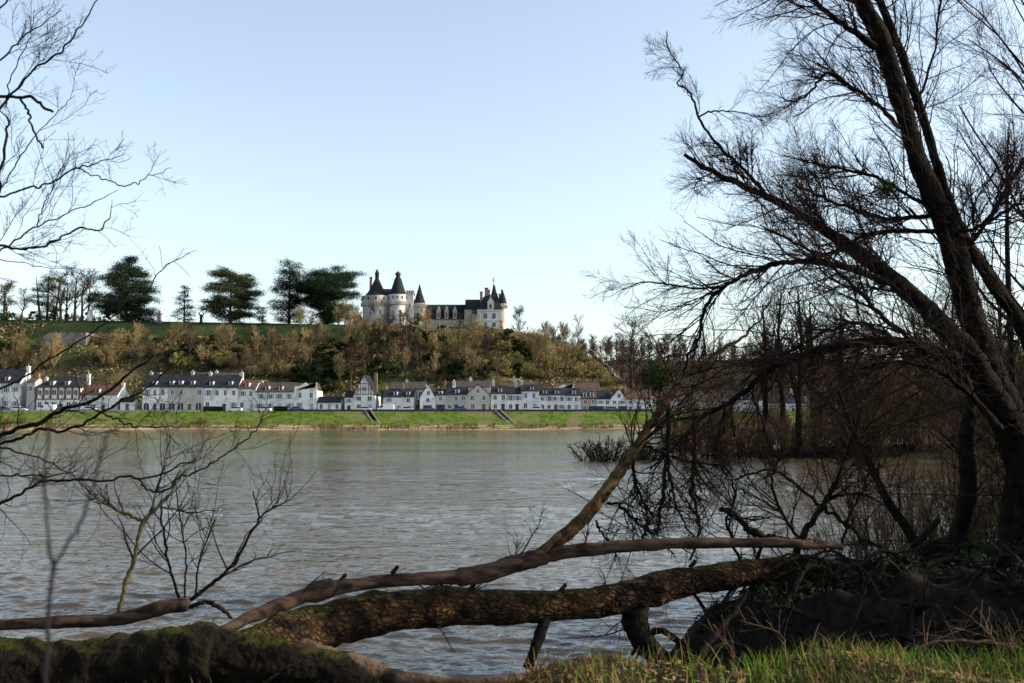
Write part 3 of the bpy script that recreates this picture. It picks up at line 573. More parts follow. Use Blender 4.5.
    for px in (485.6, 494.3):
        for zz, hh in ((316, 2.0), (326.5, 3.1)): win(r, X(px), -.06, Z(zz), 1.3, hh, SHUT)
    win(r, X(479.5), -.06, Z(316), .6, 1.6); win(r, X(479.5), -.06, Z(327), .6, 1.6)
    c = X(490.8); b = MB(); b.box(c - 1.3, c + 1.3, -.2, 5, Z(310), Z(303)); b.prism([(c - 1.6, Z(303)), (c + 1.6, Z(303)), (c, Z(296.5))], 1, -.3, 6); b.box(c - .6, c + .6, -.25, -.12, Z(308.5), Z(304.3), 1); b.box(c - .1, c + .1, -.3, 0, Z(297.5), Z(294)); b.build('dormer', [STONEW, GLASS], r)
    chim(r, 481, 291, 303, 2.6, 5); chim(r, 486.2, 286.5, 303, 3.6, 7); chim(r, 488.8, 288, 303, 1.6, 9); chim(r, 501.8, 288.5, 301, 1.5, 7); chim(r, 499.4, 292, 303, 1.4, 9)
    b = MB(); b.lathe(X(494), 7, [(4.2 * k, Z(301)), (2.6 * k, Z(291)), (1.3 * k, Z(285)), (1.2 * k, Z(283))], 8); b.build('roof', SLATE, r)
    b = MB(); b.lathe(X(494), 7, [(1.3 * k, Z(283.5)), (1.6 * k, Z(282.6)), (.7 * k, Z(282.4)), (.7 * k, Z(279)), (1.8 * k, Z(278.6)), (1.3 * k, Z(276.2)), (.3 * k, Z(274.5)), (.15 * k, Z(270.5))], 10); b.build('lantern', STONEW, r)
    # gatehouse wall at the left foot
    b = MB(); b.box(X(350.5), X(358), 4, 12, -3, Z(318)); o = b.build('gate_lodge', RENDERS[0], e); b = MB(); b.prism([(3.6, Z(318)), (8, Z(313)), (12.4, Z(318))], 0, X(350), X(358)); b.build('roof', SLATE, o)
castle()
# ------------------------------------------------------------------ village houses
HG = 'houses along the far river road'
def window_part(par, x, y, z, w, h, style=0, name='window'):
    b = MB(); t = .10; o = None
    b.box(x - w / 2 - t, x + w / 2 + t, y - .07, y + .12, z - h / 2 - t * 1.6, z - h / 2); b.box(x - w / 2 - t, x + w / 2 + t, y - .05, y + .12, z + h / 2, z + h / 2 + t)
    b.box(x - w / 2 - t, x - w / 2, y - .05, y + .12, z - h / 2, z + h / 2); b.box(x + w / 2, x + w / 2 + t, y - .05, y + .12, z - h / 2, z + h / 2); b.box(x - .04, x + .04, y - .045, y + .1, z - h / 2, z + h / 2)
    if style == 1:
        for s in (-1, 1): b.box(x + s * (w / 2 + t + .02) if s > 0 else x - w / 2 - t - .02 - w * .48, (x + w / 2 + t + .02 + w * .48) if s > 0 else x - w / 2 - t - .02, y - .09, y - .02, z - h / 2, z + h / 2, 1)
    o = b.build(name, [FRAME, SHUT], par); b = MB(); b.box(x - w / 2, x + w / 2, y - .03, y + .1, z - h / 2, z + h / 2); b.build('pane', GLASS, o); return o
HR = random.Random(4)
def house(name, x0, x1, ye, yr, typ, wall, roof, label, dorm=(), chim=(), Y=288., depth=9., cols=None, floors=2, base=411, arch=False, style=0, apex=None, timber=False, garage=None, cat_='house'):
    k = Y / F; cx = (x0 + x1) / 2; X = lambda p: (p - cx) * k; G = float(ZT((cx - 512) * k, Y)) - .05; G = 5.1 if Y < 296 else G
    Z = lambda py: P(cx, py, Y)[2] - G
    e = empty(name, ((cx - 512) * k * 1.0, Y, G), label, cat_, HG)
    a, b_, ze, zr = X(x0), X(x1), Z(ye), Z(yr); ov = .25; b = MB(); rf = MB(); ridge_y = depth / 2
    if typ == 'side':
        b.prism([(0, -.6), (depth, -.6), (depth, ze), (ridge_y, zr - .15), (0, ze)], 0, a, b_)
        th = .14; rf.prism([(-ov, ze - .08), (ridge_y, zr), (ridge_y, zr + .2), (-ov, ze + .1)], 0, a - .12, b_ + .12); rf.prism([(ridge_y, zr), (depth + ov, ze - .08), (depth + ov, ze + .1), (ridge_y, zr + .2)], 0, a - .12, b_ + .12)
    elif typ == 'gable':
        ax = X(apex) if apex else (a + b_) / 2
        b.prism([(a, -.6), (b_, -.6), (b_, ze), (ax, zr - .15), (a, ze)], 1, 0, depth)
        rf.prism([(a - ov, ze - .15), (ax, zr), (ax, zr + .22), (a - ov, ze + .05)], 1, -.15, depth + .2); rf.prism([(ax, zr), (b_ + ov, ze - .15), (b_ + ov, ze + .05), (ax, zr + .22)], 1, -.15, depth + .2)
    elif typ == 'hip':
        b.box(a, b_, 0, depth, -.6, ze); i = (b_ - a) * .26
        rf.add([(a - .3, -.3, ze), (b_ + .3, -.3, ze), (b_ + .3, depth + .3, ze), (a - .3, depth + .3, ze), (a + i, ridge_y, zr), (b_ - i, ridge_y, zr)], [(0, 1, 5, 4), (2, 3, 4, 5)]); rf.add([(a - .3, -.3, ze), (b_ + .3, -.3, ze), (b_ + .3, depth + .3, ze), (a - .3, depth + .3, ze), (a + i, ridge_y, zr), (b_ - i, ridge_y, zr)], [(1, 2, 5), (3, 0, 4)])
        rf.box(a - .3, b_ + .3, -.3, depth + .3, ze - .12, ze - .002)
    elif typ == 'flat':
        b.box(a, b_, 0, depth, -.6, ze); b.add([(a, 0, ze), (b_, 0, ze), (b_, .35, ze), (a, .35, ze)], [(0, 1, 2, 3)])
        n = 6; prof = [(a, ze), (a + .1, ze + (zr - ze) * .5), (a + (b_ - a) * .25, ze + (zr - ze) * .55), (a + (b_ - a) * .5, zr), (a + (b_ - a) * .62, ze + (zr - ze) * .7), (b_ - .6, ze + (zr - ze) * .35), (b_ - .3, zr * 1.0), (b_, zr), (b_, ze)]; b.prism(prof, 1, .01, .35)
        rf.prism([(.4, ze), (ridge_y, zr), (depth, ze)], 0, a + .2, b_ - .2)
    w = b.build('wall', wall, e); r = rf.build('roof', roof, e)
    # sub-parts of roof
    for px in dorm:
        c = X(px); dz = (zr - ze); z0 = ze + dz * .12; z1 = z0 + min(1.35, dz * .55); y0 = ridge_y * .12; b = MB(); ww = .55
        b.box(c - ww, c + ww, y0, ridge_y * .85, z0, z1); b.prism([(c - ww - .1, z1), (c + ww + .1, z1), (c, z1 + .5)], 1, y0 - .08, ridge_y, 1); b.box(c - ww * .6, c + ww * .6, y0 - .03, y0 + .02, z0 + .2, z1 - .1, 2); b.build('dormer', [RENDERS[0], roof, GLASS], r)
    for ch in chim:
        px, yt = ch[0], ch[1]; mm = ch[2] if len(ch) > 2 else RENDERS[1]; c = X(px); b = MB(); b.box(c - .42, c + .42, ridge_y - .5, ridge_y + .5, ze, Z(yt)); b.box(c - .5, c + .5, ridge_y - .58, ridge_y + .58, Z(yt), Z(yt) + .15)
        b.lathe(c, ridge_y, [(.13, Z(yt) + .15), (.11, Z(yt) + .6)], 6); b.build('chimney', mm, r)
    wd_ = b_ - a; n = cols or max(1, int(round(wd_ / 2.7))); fh = ze / floors if typ != 'gable' or floors > 2 else ze / 2
    for f in range(floors):
        z = min(fh * f + fh * .55, ze - .95) if floors > 1 else ze * .55
        for i in range(n):
            c = a + wd_ * (i + .5) / n + HR.uniform(-.16, .16); hh = min(1.5, fh * .55) * HR.uniform(.82, 1.05)
            if f == 0 and ((i == n // 2 and garage is None) or garage == i):
                b = MB(); gw = 1.25 if garage is not None else .5; b.box(c - gw, c + gw, -.04, .1, 0, min(2.2, fh * .85)); b.box(c - gw - .1, c + gw + .1, -.07, .1, min(2.2, fh * .85), min(2.2, fh * .85) + .12, 1)
                d = b.build('door', [DARKDOOR if garage is not None else HR.choice([SHUT, DARKDOOR, TIMBER]), FRAME], e); b = MB(); b.box(c + gw - .2, c + gw - .1, -.09, -.04, 1.0, 1.15); b.build('handle', FRAME, d); continue
            if arch and f == 0:
                b = MB(); b.prism([(c - .75, .1), (c + .75, .1), (c + .75, 1.9)] + [(c + .75 * math.cos(t), 1.9 + .55 * math.sin(t)) for t in np.linspace(.2, 2.94, 7)] + [(c - .75, 1.9)], 1, -.05, .08); d = b.build('window', DARKDOOR, e); d['label'] = 'arched ground floor window'
                b = MB(); b.box(c - .05, c + .05, -.08, -.052, .1, 2.3); b.build('frame', FRAME, d); continue
            if n > 2 and HR.random() < .16 and not timber: continue
            window_part(e, c, 0, z, (.85 if not timber else 1.1) * HR.uniform(.85, 1.12), hh, style if style else int(HR.random() < .22))
    if typ == 'gable' and zr - ze > 2.2:
        ax = X(apex) if apex else (a + b_) / 2; window_part(e, ax, 0, ze + (zr - ze) * .30, .8, 1.1)
        if timber:
            b = MB(); m1 = ze + .02
            def sl(zz): f_ = (zz - ze) / (zr - ze); return a + (ax - a) * f_, b_ - (b_ - ax) * f_
            for f_ in (0.02, .28, .55): zz = ze + (zr - ze) * f_; l, rr = sl(zz); b.box(l + .05, rr - .05, -.07, .02, zz, zz + .2)
            for xx in np.linspace(a + .5, b_ - .5, 8):
                top = ze + (zr - ze) * (1 - abs(xx - ax) / (b_ - ax + .01)) - .3
                if top > ze + .3: b.box(xx - .08, xx + .08, -.062, .02, ze, top)
            b.build('timber_frame', TIMBER, e)
    return e, X, Z, a, b_, ze, zr
R0, R1, R2, R3 = RENDERS
house('terraced_house', -26, 20, 383, 369, 'side', R0, SLATE, 'white house with a dark slate roof cut by the left edge', (-16, 6), ((20.5, 366, R0),), style=1)
house('stone_shed', 27, 35, 382, 377, 'side', R2, TILE, 'narrow grey stone house between the leftmost white house and the brick one', (), ((33, 374, BRICK),), cols=1, depth=6)
e, X_, Z_, a, b_, ze, zr = house('brick_house', 37, 80, 387, 375.5, 'hip', R0, SLATE, 'house with brown timbered upper storey, white bands and hipped slate roof', (51, 66), ((38, 377, R0),), cols=6, timber=True, depth=10)
b = MB()
for i in range(7): x = a + (b_ - a) * i / 6; b.box(x - .3, x + .3, -.10, -.02, ze * .5, ze - .1)
b.box(a, b_, -.13, -.02, ze * .48, ze * .52); b.build('timber_panel', TIMBER, e)
house('cottage', 81, 118, 395, 384.5, 'side', R0, TILE, 'low white cottage with a brown tiled roof and one dormer', (97,), ((82, 374, R0), (117.5, 383, R0)), cols=4)
house('garden_shed', 121, 134, 402, 398, 'side', R0, SLATE, 'tiny white outbuilding right of the low cottage', (), (), cols=1, floors=1, depth=5)
house('terraced_house', 143, 168, 387, 374, 'side', R0, SLATE, 'white house at the left end of the long terrace with arched ground floor windows', (154,), ((145, 372),), cols=3, arch=True, depth=10)
house('terraced_house', 168.1, 204, 387, 374, 'side', R1, SLATE, 'cream house of the long terrace with three dormers', (171, 180, 192), ((187, 371),), cols=4, depth=10, arch=True)
house('terraced_house', 204.1, 238, 387.5, 375, 'side', R0, SLATE, 'white house of the long terrace with two widely spaced dormers', (211, 230), ((205, 372), (237, 372)), cols=4, depth=10)
house('terraced_house', 238.1, 256, 388.5, 380, 'side', R0, TILE, 'narrow white house at the right end of the long terrace with one dormer', (247,), (), cols=2, depth=9)
house('rear_house', 188, 236, 380, 372.5, 'side', R2, SLATEB, 'grey house behind the long terrace, only its brown roof showing', (), ((212, 371),), Y=303, floors=1)
house('villa', 256.2, 294, 392, 382.5, 'side', R0, SLATEB, 'white villa with four large blue shuttered windows and grey roof', (267, 280.5), ((258, 381),), cols=4, style=1, depth=9)
house('parapet_house', 294.3, 317, 390.5, 382.5, 'flat', R0, TILE, 'white house with an irregular raised parapet gable', (), (), cols=2, depth=9, style=0)
house('low_outbuilding', 318, 341, 402.5, 397, 'side', R0, SLATE, 'low single storey white outbuilding left of the half timbered gable', (), (), cols=3, floors=1, depth=6)
house('lean_to_house', 345, 353.5, 397.5, 392, 'side', R0, SLATE, 'small white side wing attached left of the half timbered gable', (), (), cols=1, depth=7)
house('half_timbered_house', 353.7, 375.5, 395, 375, 'gable', R0, SLATE, 'tall white house with a half timbered gable facing the river', (), ((373, 373, BRICK), ), cols=2, timber=True, apex=364, depth=12)
house('dormer_house', 383.5, 414, 397, 389, 'side', R0, SLATE, 'white house with two arched white dormers beside the pinkish end wall', (395.5, 408), ((401, 384, BRICK), (385, 387, R3)), cols=3, depth=8)
house('gable_house', 420, 435, 397, 384, 'gable', R0, SLATE, 'narrow white gabled house right of the two dormer house', (), (), cols=1, apex=428.5, garage=0, depth=12)
house('terraced_house', 435.1, 446, 395, 389, 'side', R1, SLATE, 'narrow cream house with a dark garage door right of the narrow gable', (440.5,), ((444, 381, BRICK),), cols=1, garage=0)
house('terraced_house', 446.1, 467, 394.5, 387, 'side', R2, SLATE, 'grey rendered house between the garage house and the broad gable', (457,), ((453, 381, R0),), cols=3)
house('gable_house', 467.1, 489, 394, 384, 'gable', R1, TILE, 'broad pale gabled house with a brown tiled roof', (), (), cols=2, apex=478, depth=12)
house('terraced_house', 491, 507, 393.5, 386, 'side', R0, SLATE, 'white house with one dormer right of the broad gable, at the second stairway', (500,), ((493, 380),), cols=2)
house('terraced_house', 507.1, 521, 394, 387, 'side', R0, SLATE, 'plain white house without dormers two doors right of the broad gable', (), ((516, 380),), cols=2)
house('tall_house', 521.1, 539, 391, 384.5, 'side', R0, SLATE, 'slightly taller white house above the parked white car', (532,), ((522, 382),), cols=2)
house('terraced_house', 539.1, 565, 395, 388, 'side', R0, SLATE, 'wide white house with two dormers and few windows', (545, 557), (), cols=4, style=0)
house('terraced_house', 565.1, 580.5, 395.5, 388, 'side', R0, SLATE, 'narrow white house with one dormer left of the grey pink house', (574,), (), cols=2)
house('mansard_house', 580.7, 596.5, 398.5, 388, 'side', R3, SLATEB, 'grey pink house with tall twin white dormers', (585, 592), (), cols=2, garage=1)
house('terraced_house', 596.8, 610, 399, 390.5, 'side', R0, SLATE, 'low white house with a dark roof left of the last white gable', (), (), cols=2, garage=0)
house('gable_house', 610.2, 626, 399, 388.5, 'gable', R0, TILE, 'last white gabled house before the riser branch, with a garage', (), (), cols=2, apex=619, garage=1, depth=11)
house('terraced_house', 626.2, 652, 399, 389.5, 'side', R0, TILE, 'white house with a brown tiled roof at the right end of the row', (), ((640, 387, BRICK),), cols=3)
house('rear_house', 502, 537, 388, 381.5, 'side', R1, TILE, 'brown roofed house standing behind the plain white houses', (), ((514, 377, R1), (521, 378, R2)), Y=304, floors=1)
house('rear_house', 553, 574, 391, 384, 'flat', R0, TILE, 'pale pink washed wall of a house behind the two dormer terrace house', (), (), Y=304, floors=1, cols=2)
house('rear_house', 575, 600, 389, 383, 'side', R1, TILE, 'brown roofed rear house above the grey pink house', (), (), Y=305, floors=1)
house('rear_house', 455, 490, 387, 380.5, 'side', R1, SLATEB, 'grey roofed rear house above the broad gable', (), ((470, 378, R0),), Y=304, floors=1)
house('rear_house', 390, 425, 389, 382, 'side', R2, SLATEB, 'grey rear house above the white house with arched dormers', (), ((405, 380, R1),), Y=304, floors=1)
house('brick_barn', 672, 722, 401, 392, 'side', R3, SLATEB, 'pinkish barn seen through the hanging branches on the right', (), (), cols=4)
house('terraced_house', 728, 762, 400, 391, 'side', R0, SLATE, 'white house behind the thin island trunks', (740,), ((750, 387),), cols=3)
house('white_villa', 770, 806, 403, 393, 'hip', R0, SLATE, 'white villa with a grey blue roof seen right of the island trunks', (), ((795, 390),), cols=4)
house('terraced_house', 810, 850, 402, 393, 'side', R0, TILE, 'white house farthest right, mostly hidden by twigs', (), (), cols=4)
house('rear_house', 800, 850, 383, 374, 'side', R0, TILE, 'pale house with a tiled roof higher on the wooded slope at right', (), ((820, 372, R1),), Y=330, floors=1)
# walls along the quay
def longwall(x0, x1, m, h, label, Y=279.25):
    k = Y / F; a, c = (x0 - 512) * k, (x1 - 512) * k; b = MB(); b.box(a, c, Y, Y + .35, 4.7, 5.0 + h); b.box(a - .02, c + .02, Y - .05, Y + .4, 5.0 + h, 5.06 + h)
    tag(b.build('low_wall', m), label, 'wall')
longwall(288, 652, DARKDOOR, .5, 'long low dark parapet between the road and the green bank')
longwall(-60, 200, R2, .35, 'low pale parapet along the road at the left')
for (x0, x1, lb) in ((204, 225, 'long dark clipped hedge on the quay in front of the terrace'), (274, 288, 'short dark clipped hedge on the quay before the villa')):
    k = 280 / F; n = 4000; b = MB(); xx = rng.uniform((x0 - 512) * k, (x1 - 512) * k, n); b.leaves(np.stack([xx, 280 + rng.uniform(-.5, .5, n), 4.9 + rng.uniform(0, 1.5, n)], 1), .13); tag(b.build('box_hedge', HEDGE), lb, 'hedge')
DARKST = mat('dark_steps', (.05, .045, .035), (.09, .075, .06), .9, 2)
# stairways down the bank
for (xt, xb_, lb) in ((366, 377, 'narrow stone stairway down the bank near the half timbered house'), (496, 512, 'wider stone stairway down the bank near the middle of the row')):
    e = empty('stairway', ((xt - 512) * .28, 279, 5), lb, 'stairs', 'stairways on the grassy bank'); N_ = 18; x1_ = ((xb_ - 512) * .273) - (xt - 512) * .28; w = .62; s = MB(); rr = [MB(), MB()]
    for i in range(N_):
        f = i / N_; f2 = (i + 1) / N_; z = -4.15 * f + .08; s.box(x1_ * f, x1_ * f + w * 2, -8.6 * f2, -8.6 * f, z - 1, z)
    s.build('steps', BARKD if xt < 400 else DARKST, e)
    for sgn, q in ((0, rr[0]), (1, rr[1])):
        xx0 = -.35 + sgn * (w * 2 + .35); p = [(xx0, 0, .3), (xx0 + .35, 0, .3), (xx0 + .35 + x1_, -8.6, -3.8), (xx0 + x1_, -8.6, -3.8)]; v = p + [(a_, b__, c_ - 1.3) for a_, b__, c_ in p]
        q.add(v, [(0, 1, 2, 3), (4, 7, 6, 5), (0, 4, 5, 1), (1, 5, 6, 2), (2, 6, 7, 3), (3, 7, 4, 0)]); q.build('side_wall', WALLM, e)
# cars
def car_meshes(paint, van=False):
    b = MB(); Ht = 1.9 if van else 1.0
    if van: prof = [(-2.3, .35), (2.3, .35), (2.35, .9), (1.9, 1.1), (1.4, 1.85), (1.2, 1.95), (-2.25, 1.95), (-2.35, 1.5)]
    else: prof = [(-2.1, .3), (2.1, .3), (2.12, .7), (1.95, .82), (1.1, .92), (-1.7, .95), (-2.1, .9), (-2.15, .6)]
    v = []; n = len(prof)
    for y, s in ((-.82, .985), (-.86, 1), (.86, 1), (.82, .985)): v += [(x * s, y, z) for x, z in prof]
    for j in range(3): b.add(v, [(j * n + i, j * n + (i + 1) % n, (j + 1) * n + (i + 1) % n, (j + 1) * n + i) for i in range(n)])
    for bb in (0, 3 * n): b.add(v, [(bb, bb + i, bb + i + 1) for i in range(1, n - 1)])
    body = b.build('body', paint, mesh_only=True); g = MB()
    if van: g.prism([(1.45, 1.12), (1.85, 1.12), (1.42, 1.75), (.7, 1.75), (.7, 1.12)], 1, -.87, .87)
    else: g.prism([(-1.6, .92), (1.0, .92), (.35, 1.38), (-1.05, 1.4)], 1, -.74, .74)
    cab = g.build('windows', GLASS, mesh_only=True); r = MB()
    if not van: r.prism([(.37, 1.375), (.25, 1.45), (-1.0, 1.47), (-1.1, 1.39)], 1, -.70, .70)
    else: r.box(-1.5, .5, -.5, .5, 1.952, 2.0)
    rf = r.build('roof', paint, mesh_only=True); w = MB(); w.prism([(.32 * math.cos(t), .32 * math.sin(t)) for t in np.linspace(0, 6.283, 15)[:-1]], 1, -.11, .11); wh = w.build('wheel', RUBBER, mesh_only=True)
    rm = MB(); rm.prism([(.19 * math.cos(t), .19 * math.sin(t)) for t in np.linspace(0, 6.283, 11)[:-1]], 1, -.13, .13); return body, cab, rf, wh, rm.build('rim', FRAME, mesh_only=True)
CM = {('w', 0): car_meshes(WHITE), ('b', 0): car_meshes(BLUE), ('g', 0): car_meshes(GREYP), ('w', 1): car_meshes(WHITE, True)}
for (px, c, v, lb) in ((6, 'b', 0, 'pale blue car parked before the leftmost white house'), (20, 'w', 0, 'white car parked at the bright chimney wall on the left'), (48, 'w', 1, 'white van parked before the brown timbered house'), (66, 'g', 0, 'grey car parked right of the van before the brown timbered house'), (89, 'w', 0, 'white car parked before the low cottage'), (235, 'w', 0, 'white car parked before the long terrace right of the hedge'), (264, 'w', 0, 'white car parked before the villa'),
                    (298, 'b', 0, 'blue car parked before the parapet house'), (364, 'w', 0, 'white car parked before the half timbered house'), (386, 'w', 1, 'white van parked right of the half timbered house'), (406, 'w', 0, 'white car parked before the two dormer house'), (428, 'g', 0, 'grey car parked before the narrow gable'), (460, 'b', 0, 'blue car parked left of the broad gable'), (535, 'w', 0, 'white car parked right of the second stairway'), (612, 'g', 0, 'grey car parked before the last white gable')):
    Y = 284.6; ms = CM[(c, v)]; e = empty('parked_van' if v else 'parked_car', ((px - 512) * Y / F, Y, 5.004), lb, 'van' if v else 'car', 'vehicles parked along the river road', rng.choice([0, math.pi]))
    for me, nn in zip(ms[:3], ('body', 'windows', 'roof')): o = bpy.data.objects.new(nn, me); COL.objects.link(o); o.parent = e
    for sx in (-1.35, 1.35):
        for sy in (-.8, .8):
            o = bpy.data.objects.new('wheel', ms[3]); COL.objects.link(o); o.parent = e; o.location = (sx, sy, .32); q = bpy.data.objects.new('rim', ms[4]); COL.objects.link(q); q.parent = o
for k in range(46):
    x = rng.uniform(-165, 95); y = rng.uniform(263, 272); SBB = (SB + SR)[rng.integers(0, 5)]
    SBB.put('shore_shrub', (x, y, float(ZT(x, y))), 'low dry shrub among the straw coloured reeds at the far waterline', 'shrub', 'low shrubs along the far waterline', rng.uniform(.1, .3))
# dry reeds along the shore
n = 9000; x = rng.uniform(-170, 130, n); y = rng.uniform(263.5, 270.5, n); z = ZT(x, y); b = MB(); h = rng.uniform(.2, .9, n) * (.4 + .6 * (np.sin(x * .35) > .1)); c = np.stack([x, y, z], 1)
V = np.stack([c + np.array((-.10, 0, -.1)), c + np.array((.10, 0, -.1)), c + np.stack([rng.normal(0, .15, n), rng.normal(0, .1, n), h], 1)], 1); b.add(V, np.arange(3 * n).reshape(n, 3))
tag(b.build('dry_reeds', DRYG), 'straw coloured reeds and grass along the far waterline', 'reeds', kind='stuff')
for (x_, lb) in ((203, 'tan bush low on the bank under the long terrace'), (22, 'tan bush on the bank below the leftmost cars'), (10, 'tan twiggy bush on the bank cut by the left edge')):
    q = hit(x_, 424); SB[0].put('dry_shrub', q, lb, 'shrub', sc=.55)
# ------------------------------------------------------------------ island on the right
def ZI(x, y): return np.maximum(-.6, .75 - .9 * ss(.5, 1, np.sqrt(((x - 42) / 32) ** 2 + ((y - 73) / 10) ** 2))) + .08 * lump(x, y, .8)
sheet('island', np.arange(8, 78, .8), np.arange(61, 86, .8), ZI, SOIL)
MW = [Proto(*m_bush(3.0, 3.6, 30, 420, .016, .4, leaf=250, lsz=.05), BARKD, TWIGB, 'stem', 'twigs') for _ in range(3)]
MWR = [Proto(*m_bush(3.2, 3.4, 30, 420, .018, .4, leaf=350, lsz=.06), BARKD, RUST, 'stem', 'twigs') for _ in range(2)]
for k, px in enumerate(np.linspace(690, 1060, 24)):
    Y = 67 + 5 * rng.uniform(0, 1); x = (px - 512) * Y / F; (MW if k % 3 else MWR)[rng.integers(0, 2)].put('willow_scrub', (x, Y, float(ZI(x, Y))), 'brown leafless willow scrub on the island left of the thin trunks' if px < 790 else 'brown leafless willow scrub on the island right of the thin trunks', 'shrub', 'willow scrub on the island', rng.uniform(.7, 1.15))
IT = [Proto(*m_bare_tree(13, .3, .022, 1.6), BARKD, TWIG) for _ in range(3)]
TW = [Proto(*m_bush(7.5, 6.5, 34, 700, .02, .5, leaf=500, lsz=.06), BARKD, mm_, 'stem', 'twigs') for mm_ in (TWIGB, TWIGB, DARKT)]
for k, px in enumerate((672, 700, 722, 765, 828, 868, 893, 925, 962, 1000, 1040)):
    Y = (72, 70, 74, 77, 72, 69, 75, 71, 74, 70, 74)[k]; x = (px - 512) * Y / F; TW[(1, 1, 0, 1, 0, 0, 2, 0, 2, 0, 0)[k]].put('tall_willow', (x, Y, max(-.1, float(ZI(x, Y)))), 'tall brown tangled willow at the island tip behind the rising limb' if px < 760 else 'tall brown tangled willow on the island behind the leaning tree', 'shrub', 'tall willows on the island', (.5, .75, .8, .7, .95, 1.15, 1.05, 1.2, 1.2, 1.25, 1.3)[k])
for px, Y, s, w_, lb in ((798, 68, .95, 1.7, 'thickest dark trunk standing on the island'), (812, 72, .9, 1.2, 'dark trunk just right of the thickest island trunk'), (765, 73, .9, .9, 'slender tree between the island tip and the thickest trunk'), (782, 76, 1., .9, 'slender tree just left of the thickest island trunk'), (845, 71, .85, 1., 'bare tree over the island scrub'), (915, 72, .8, 1., 'bare tree behind the leaning trunk over water'), (955, 75, .95, 1.1, 'bare tree behind the big double trunk'), (1005, 72, 1., 1.1, 'bare island tree at the right edge')):
    x = (px - 512) * Y / F; IT[rng.integers(0, 3)].put('island_tree', (x, Y, float(ZI(x, Y)) - .1), lb, 'tree', 'bare trees on the island', s, sz=s)
q = P(606, 461, 64); FB = Proto(*m_bush(1.3, 3.4, 70, 700, .014, .3), BARKD, BARKD, 'stem', 'twigs')
FB.put('flooded_bush', (q[0], 64, -.1), 'dark twiggy bush standing in the river left of the island', 'shrub', sc=1.5, sz=1.4)
FB.put('flooded_bush', (q[0] + 2.6, 65, -.1), 'lower dark twiggy bush standing in the river nearest the island', 'shrub', sc=1.1)
# ------------------------------------------------------------------ foreground trees
def big_part(par, name, way, m, Y=None, sides=14, twn=(0, 0), tl=((.5, 1.2), (.2, .55)), bias=(0, 0, .1), bend=(0, 0, .03), cap=True, rough=.03, t0=.1, twm=TWIG, label=None, rmin=.0013, flat=(1, .8, 1), wig=.007, rs=.45, third=0):
    p, r = limb(way, Y, wig=wig); r = r * {'leaning_tree': .86, 'overhanging_tree': .74}.get(par.name, 1.); big = r.max() > .055; b = MB(); b.tubes(p[None], r[None], sides * (2 if big else 1), cap=cap, rough=0 if big else rough, disp=rough * (1.9 if m is MOSSY else 2.4) if big else rough * 1.5); o = b.build(name, m, par, True)
    if label: o['label'] = label
    if twn[0]:
        t = MB(); p1, r1 = p[::4 if len(p) < 200 else 9][None], r[::4 if len(p) < 200 else 9][None]; a1 = grow(p1, r1, max(2, int(twn[0] * .85)), (tl[0][0] * 1.1, tl[0][1] * 1.45), (.4, 1.15), 8, .16, bias, bend, t0=t0, rs=rs, rcap=.0095, flat=flat); t.tubes(a1[0], np.maximum(a1[1] * (.7 if par.name == 'overhanging_tree' else 1), rmin * 1.7), 5)
        if twn[1]:
            a2 = grow(*a1, int(twn[1] * (1.35 if par.name.startswith('leaning_tree') else 1)), tl[1], (.4, 1.1), 6, .16, bias, bend, rs=.6, flat=flat); t.tubes(a2[0], np.maximum(a2[1], rmin), 3)
            if third: a3 = grow(*a2, int(third * (2.6 if par.name.startswith('leaning_tree') else 1.2)), (tl[1][0] * .35, tl[1][1] * .5), (.4, 1.1), 4, .18, bias, bend, rs=.7, flat=flat); t.tubes(a3[0], np.maximum(a3[1], rmin * .75), 3)
        t.build('twigs', twm, o)
    return o, p, r
Rt = 11.0
e = empty('leaning_tree', (0, 0, 0), 'huge bare double stemmed tree leaning in from the right with long arching limbs', 'tree')
UP = dict(bias=(-.15, 0, .12), bend=(-.02, 0, .03))
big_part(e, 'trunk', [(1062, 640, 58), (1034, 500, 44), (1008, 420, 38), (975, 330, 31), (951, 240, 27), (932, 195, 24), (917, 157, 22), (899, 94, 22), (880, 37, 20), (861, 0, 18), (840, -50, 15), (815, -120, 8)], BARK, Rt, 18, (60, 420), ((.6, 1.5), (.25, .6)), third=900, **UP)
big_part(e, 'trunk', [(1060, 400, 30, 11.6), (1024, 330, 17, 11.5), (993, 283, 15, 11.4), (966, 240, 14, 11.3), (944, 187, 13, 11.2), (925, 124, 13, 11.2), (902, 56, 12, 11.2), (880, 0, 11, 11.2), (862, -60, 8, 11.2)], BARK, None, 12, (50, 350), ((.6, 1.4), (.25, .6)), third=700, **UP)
big_part(e, 'limb', [(1006, 420, 32), (970, 356, 29), (943, 327, 25), (919, 302, 22), (886, 274, 18), (841, 241, 15), (804, 217, 12), (774, 200, 10), (745, 187, 9), (710, 170, 7), (684, 154, 5)], BARK, 10.8, 14, (76, 620), ((.35, .9), (.2, .5)), third=1400, **UP)
big_part(e, 'limb', [(765, 192, 6), (741, 167, 5), (715, 142, 4), (700, 120, 3.5), (694, 102, 3), (688, 90, 3), (677, 84, 2.2), (683, 72, 2), (668, 48, 2), (667, 31, 1.2)], BARK, 10.7, 7, (24, 200), ((.15, .42), (.1, .28)), third=500, t0=.02, wig=.004, **UP)
big_part(e, 'limb', [(698, 118, 3), (708, 112, 2.4), (722, 111, 2), (745, 113, 1.6), (765, 122, 1)], BARK, 10.7, 6, (14, 70), ((.2, .5), (.1, .25)), third=120, wig=.004)
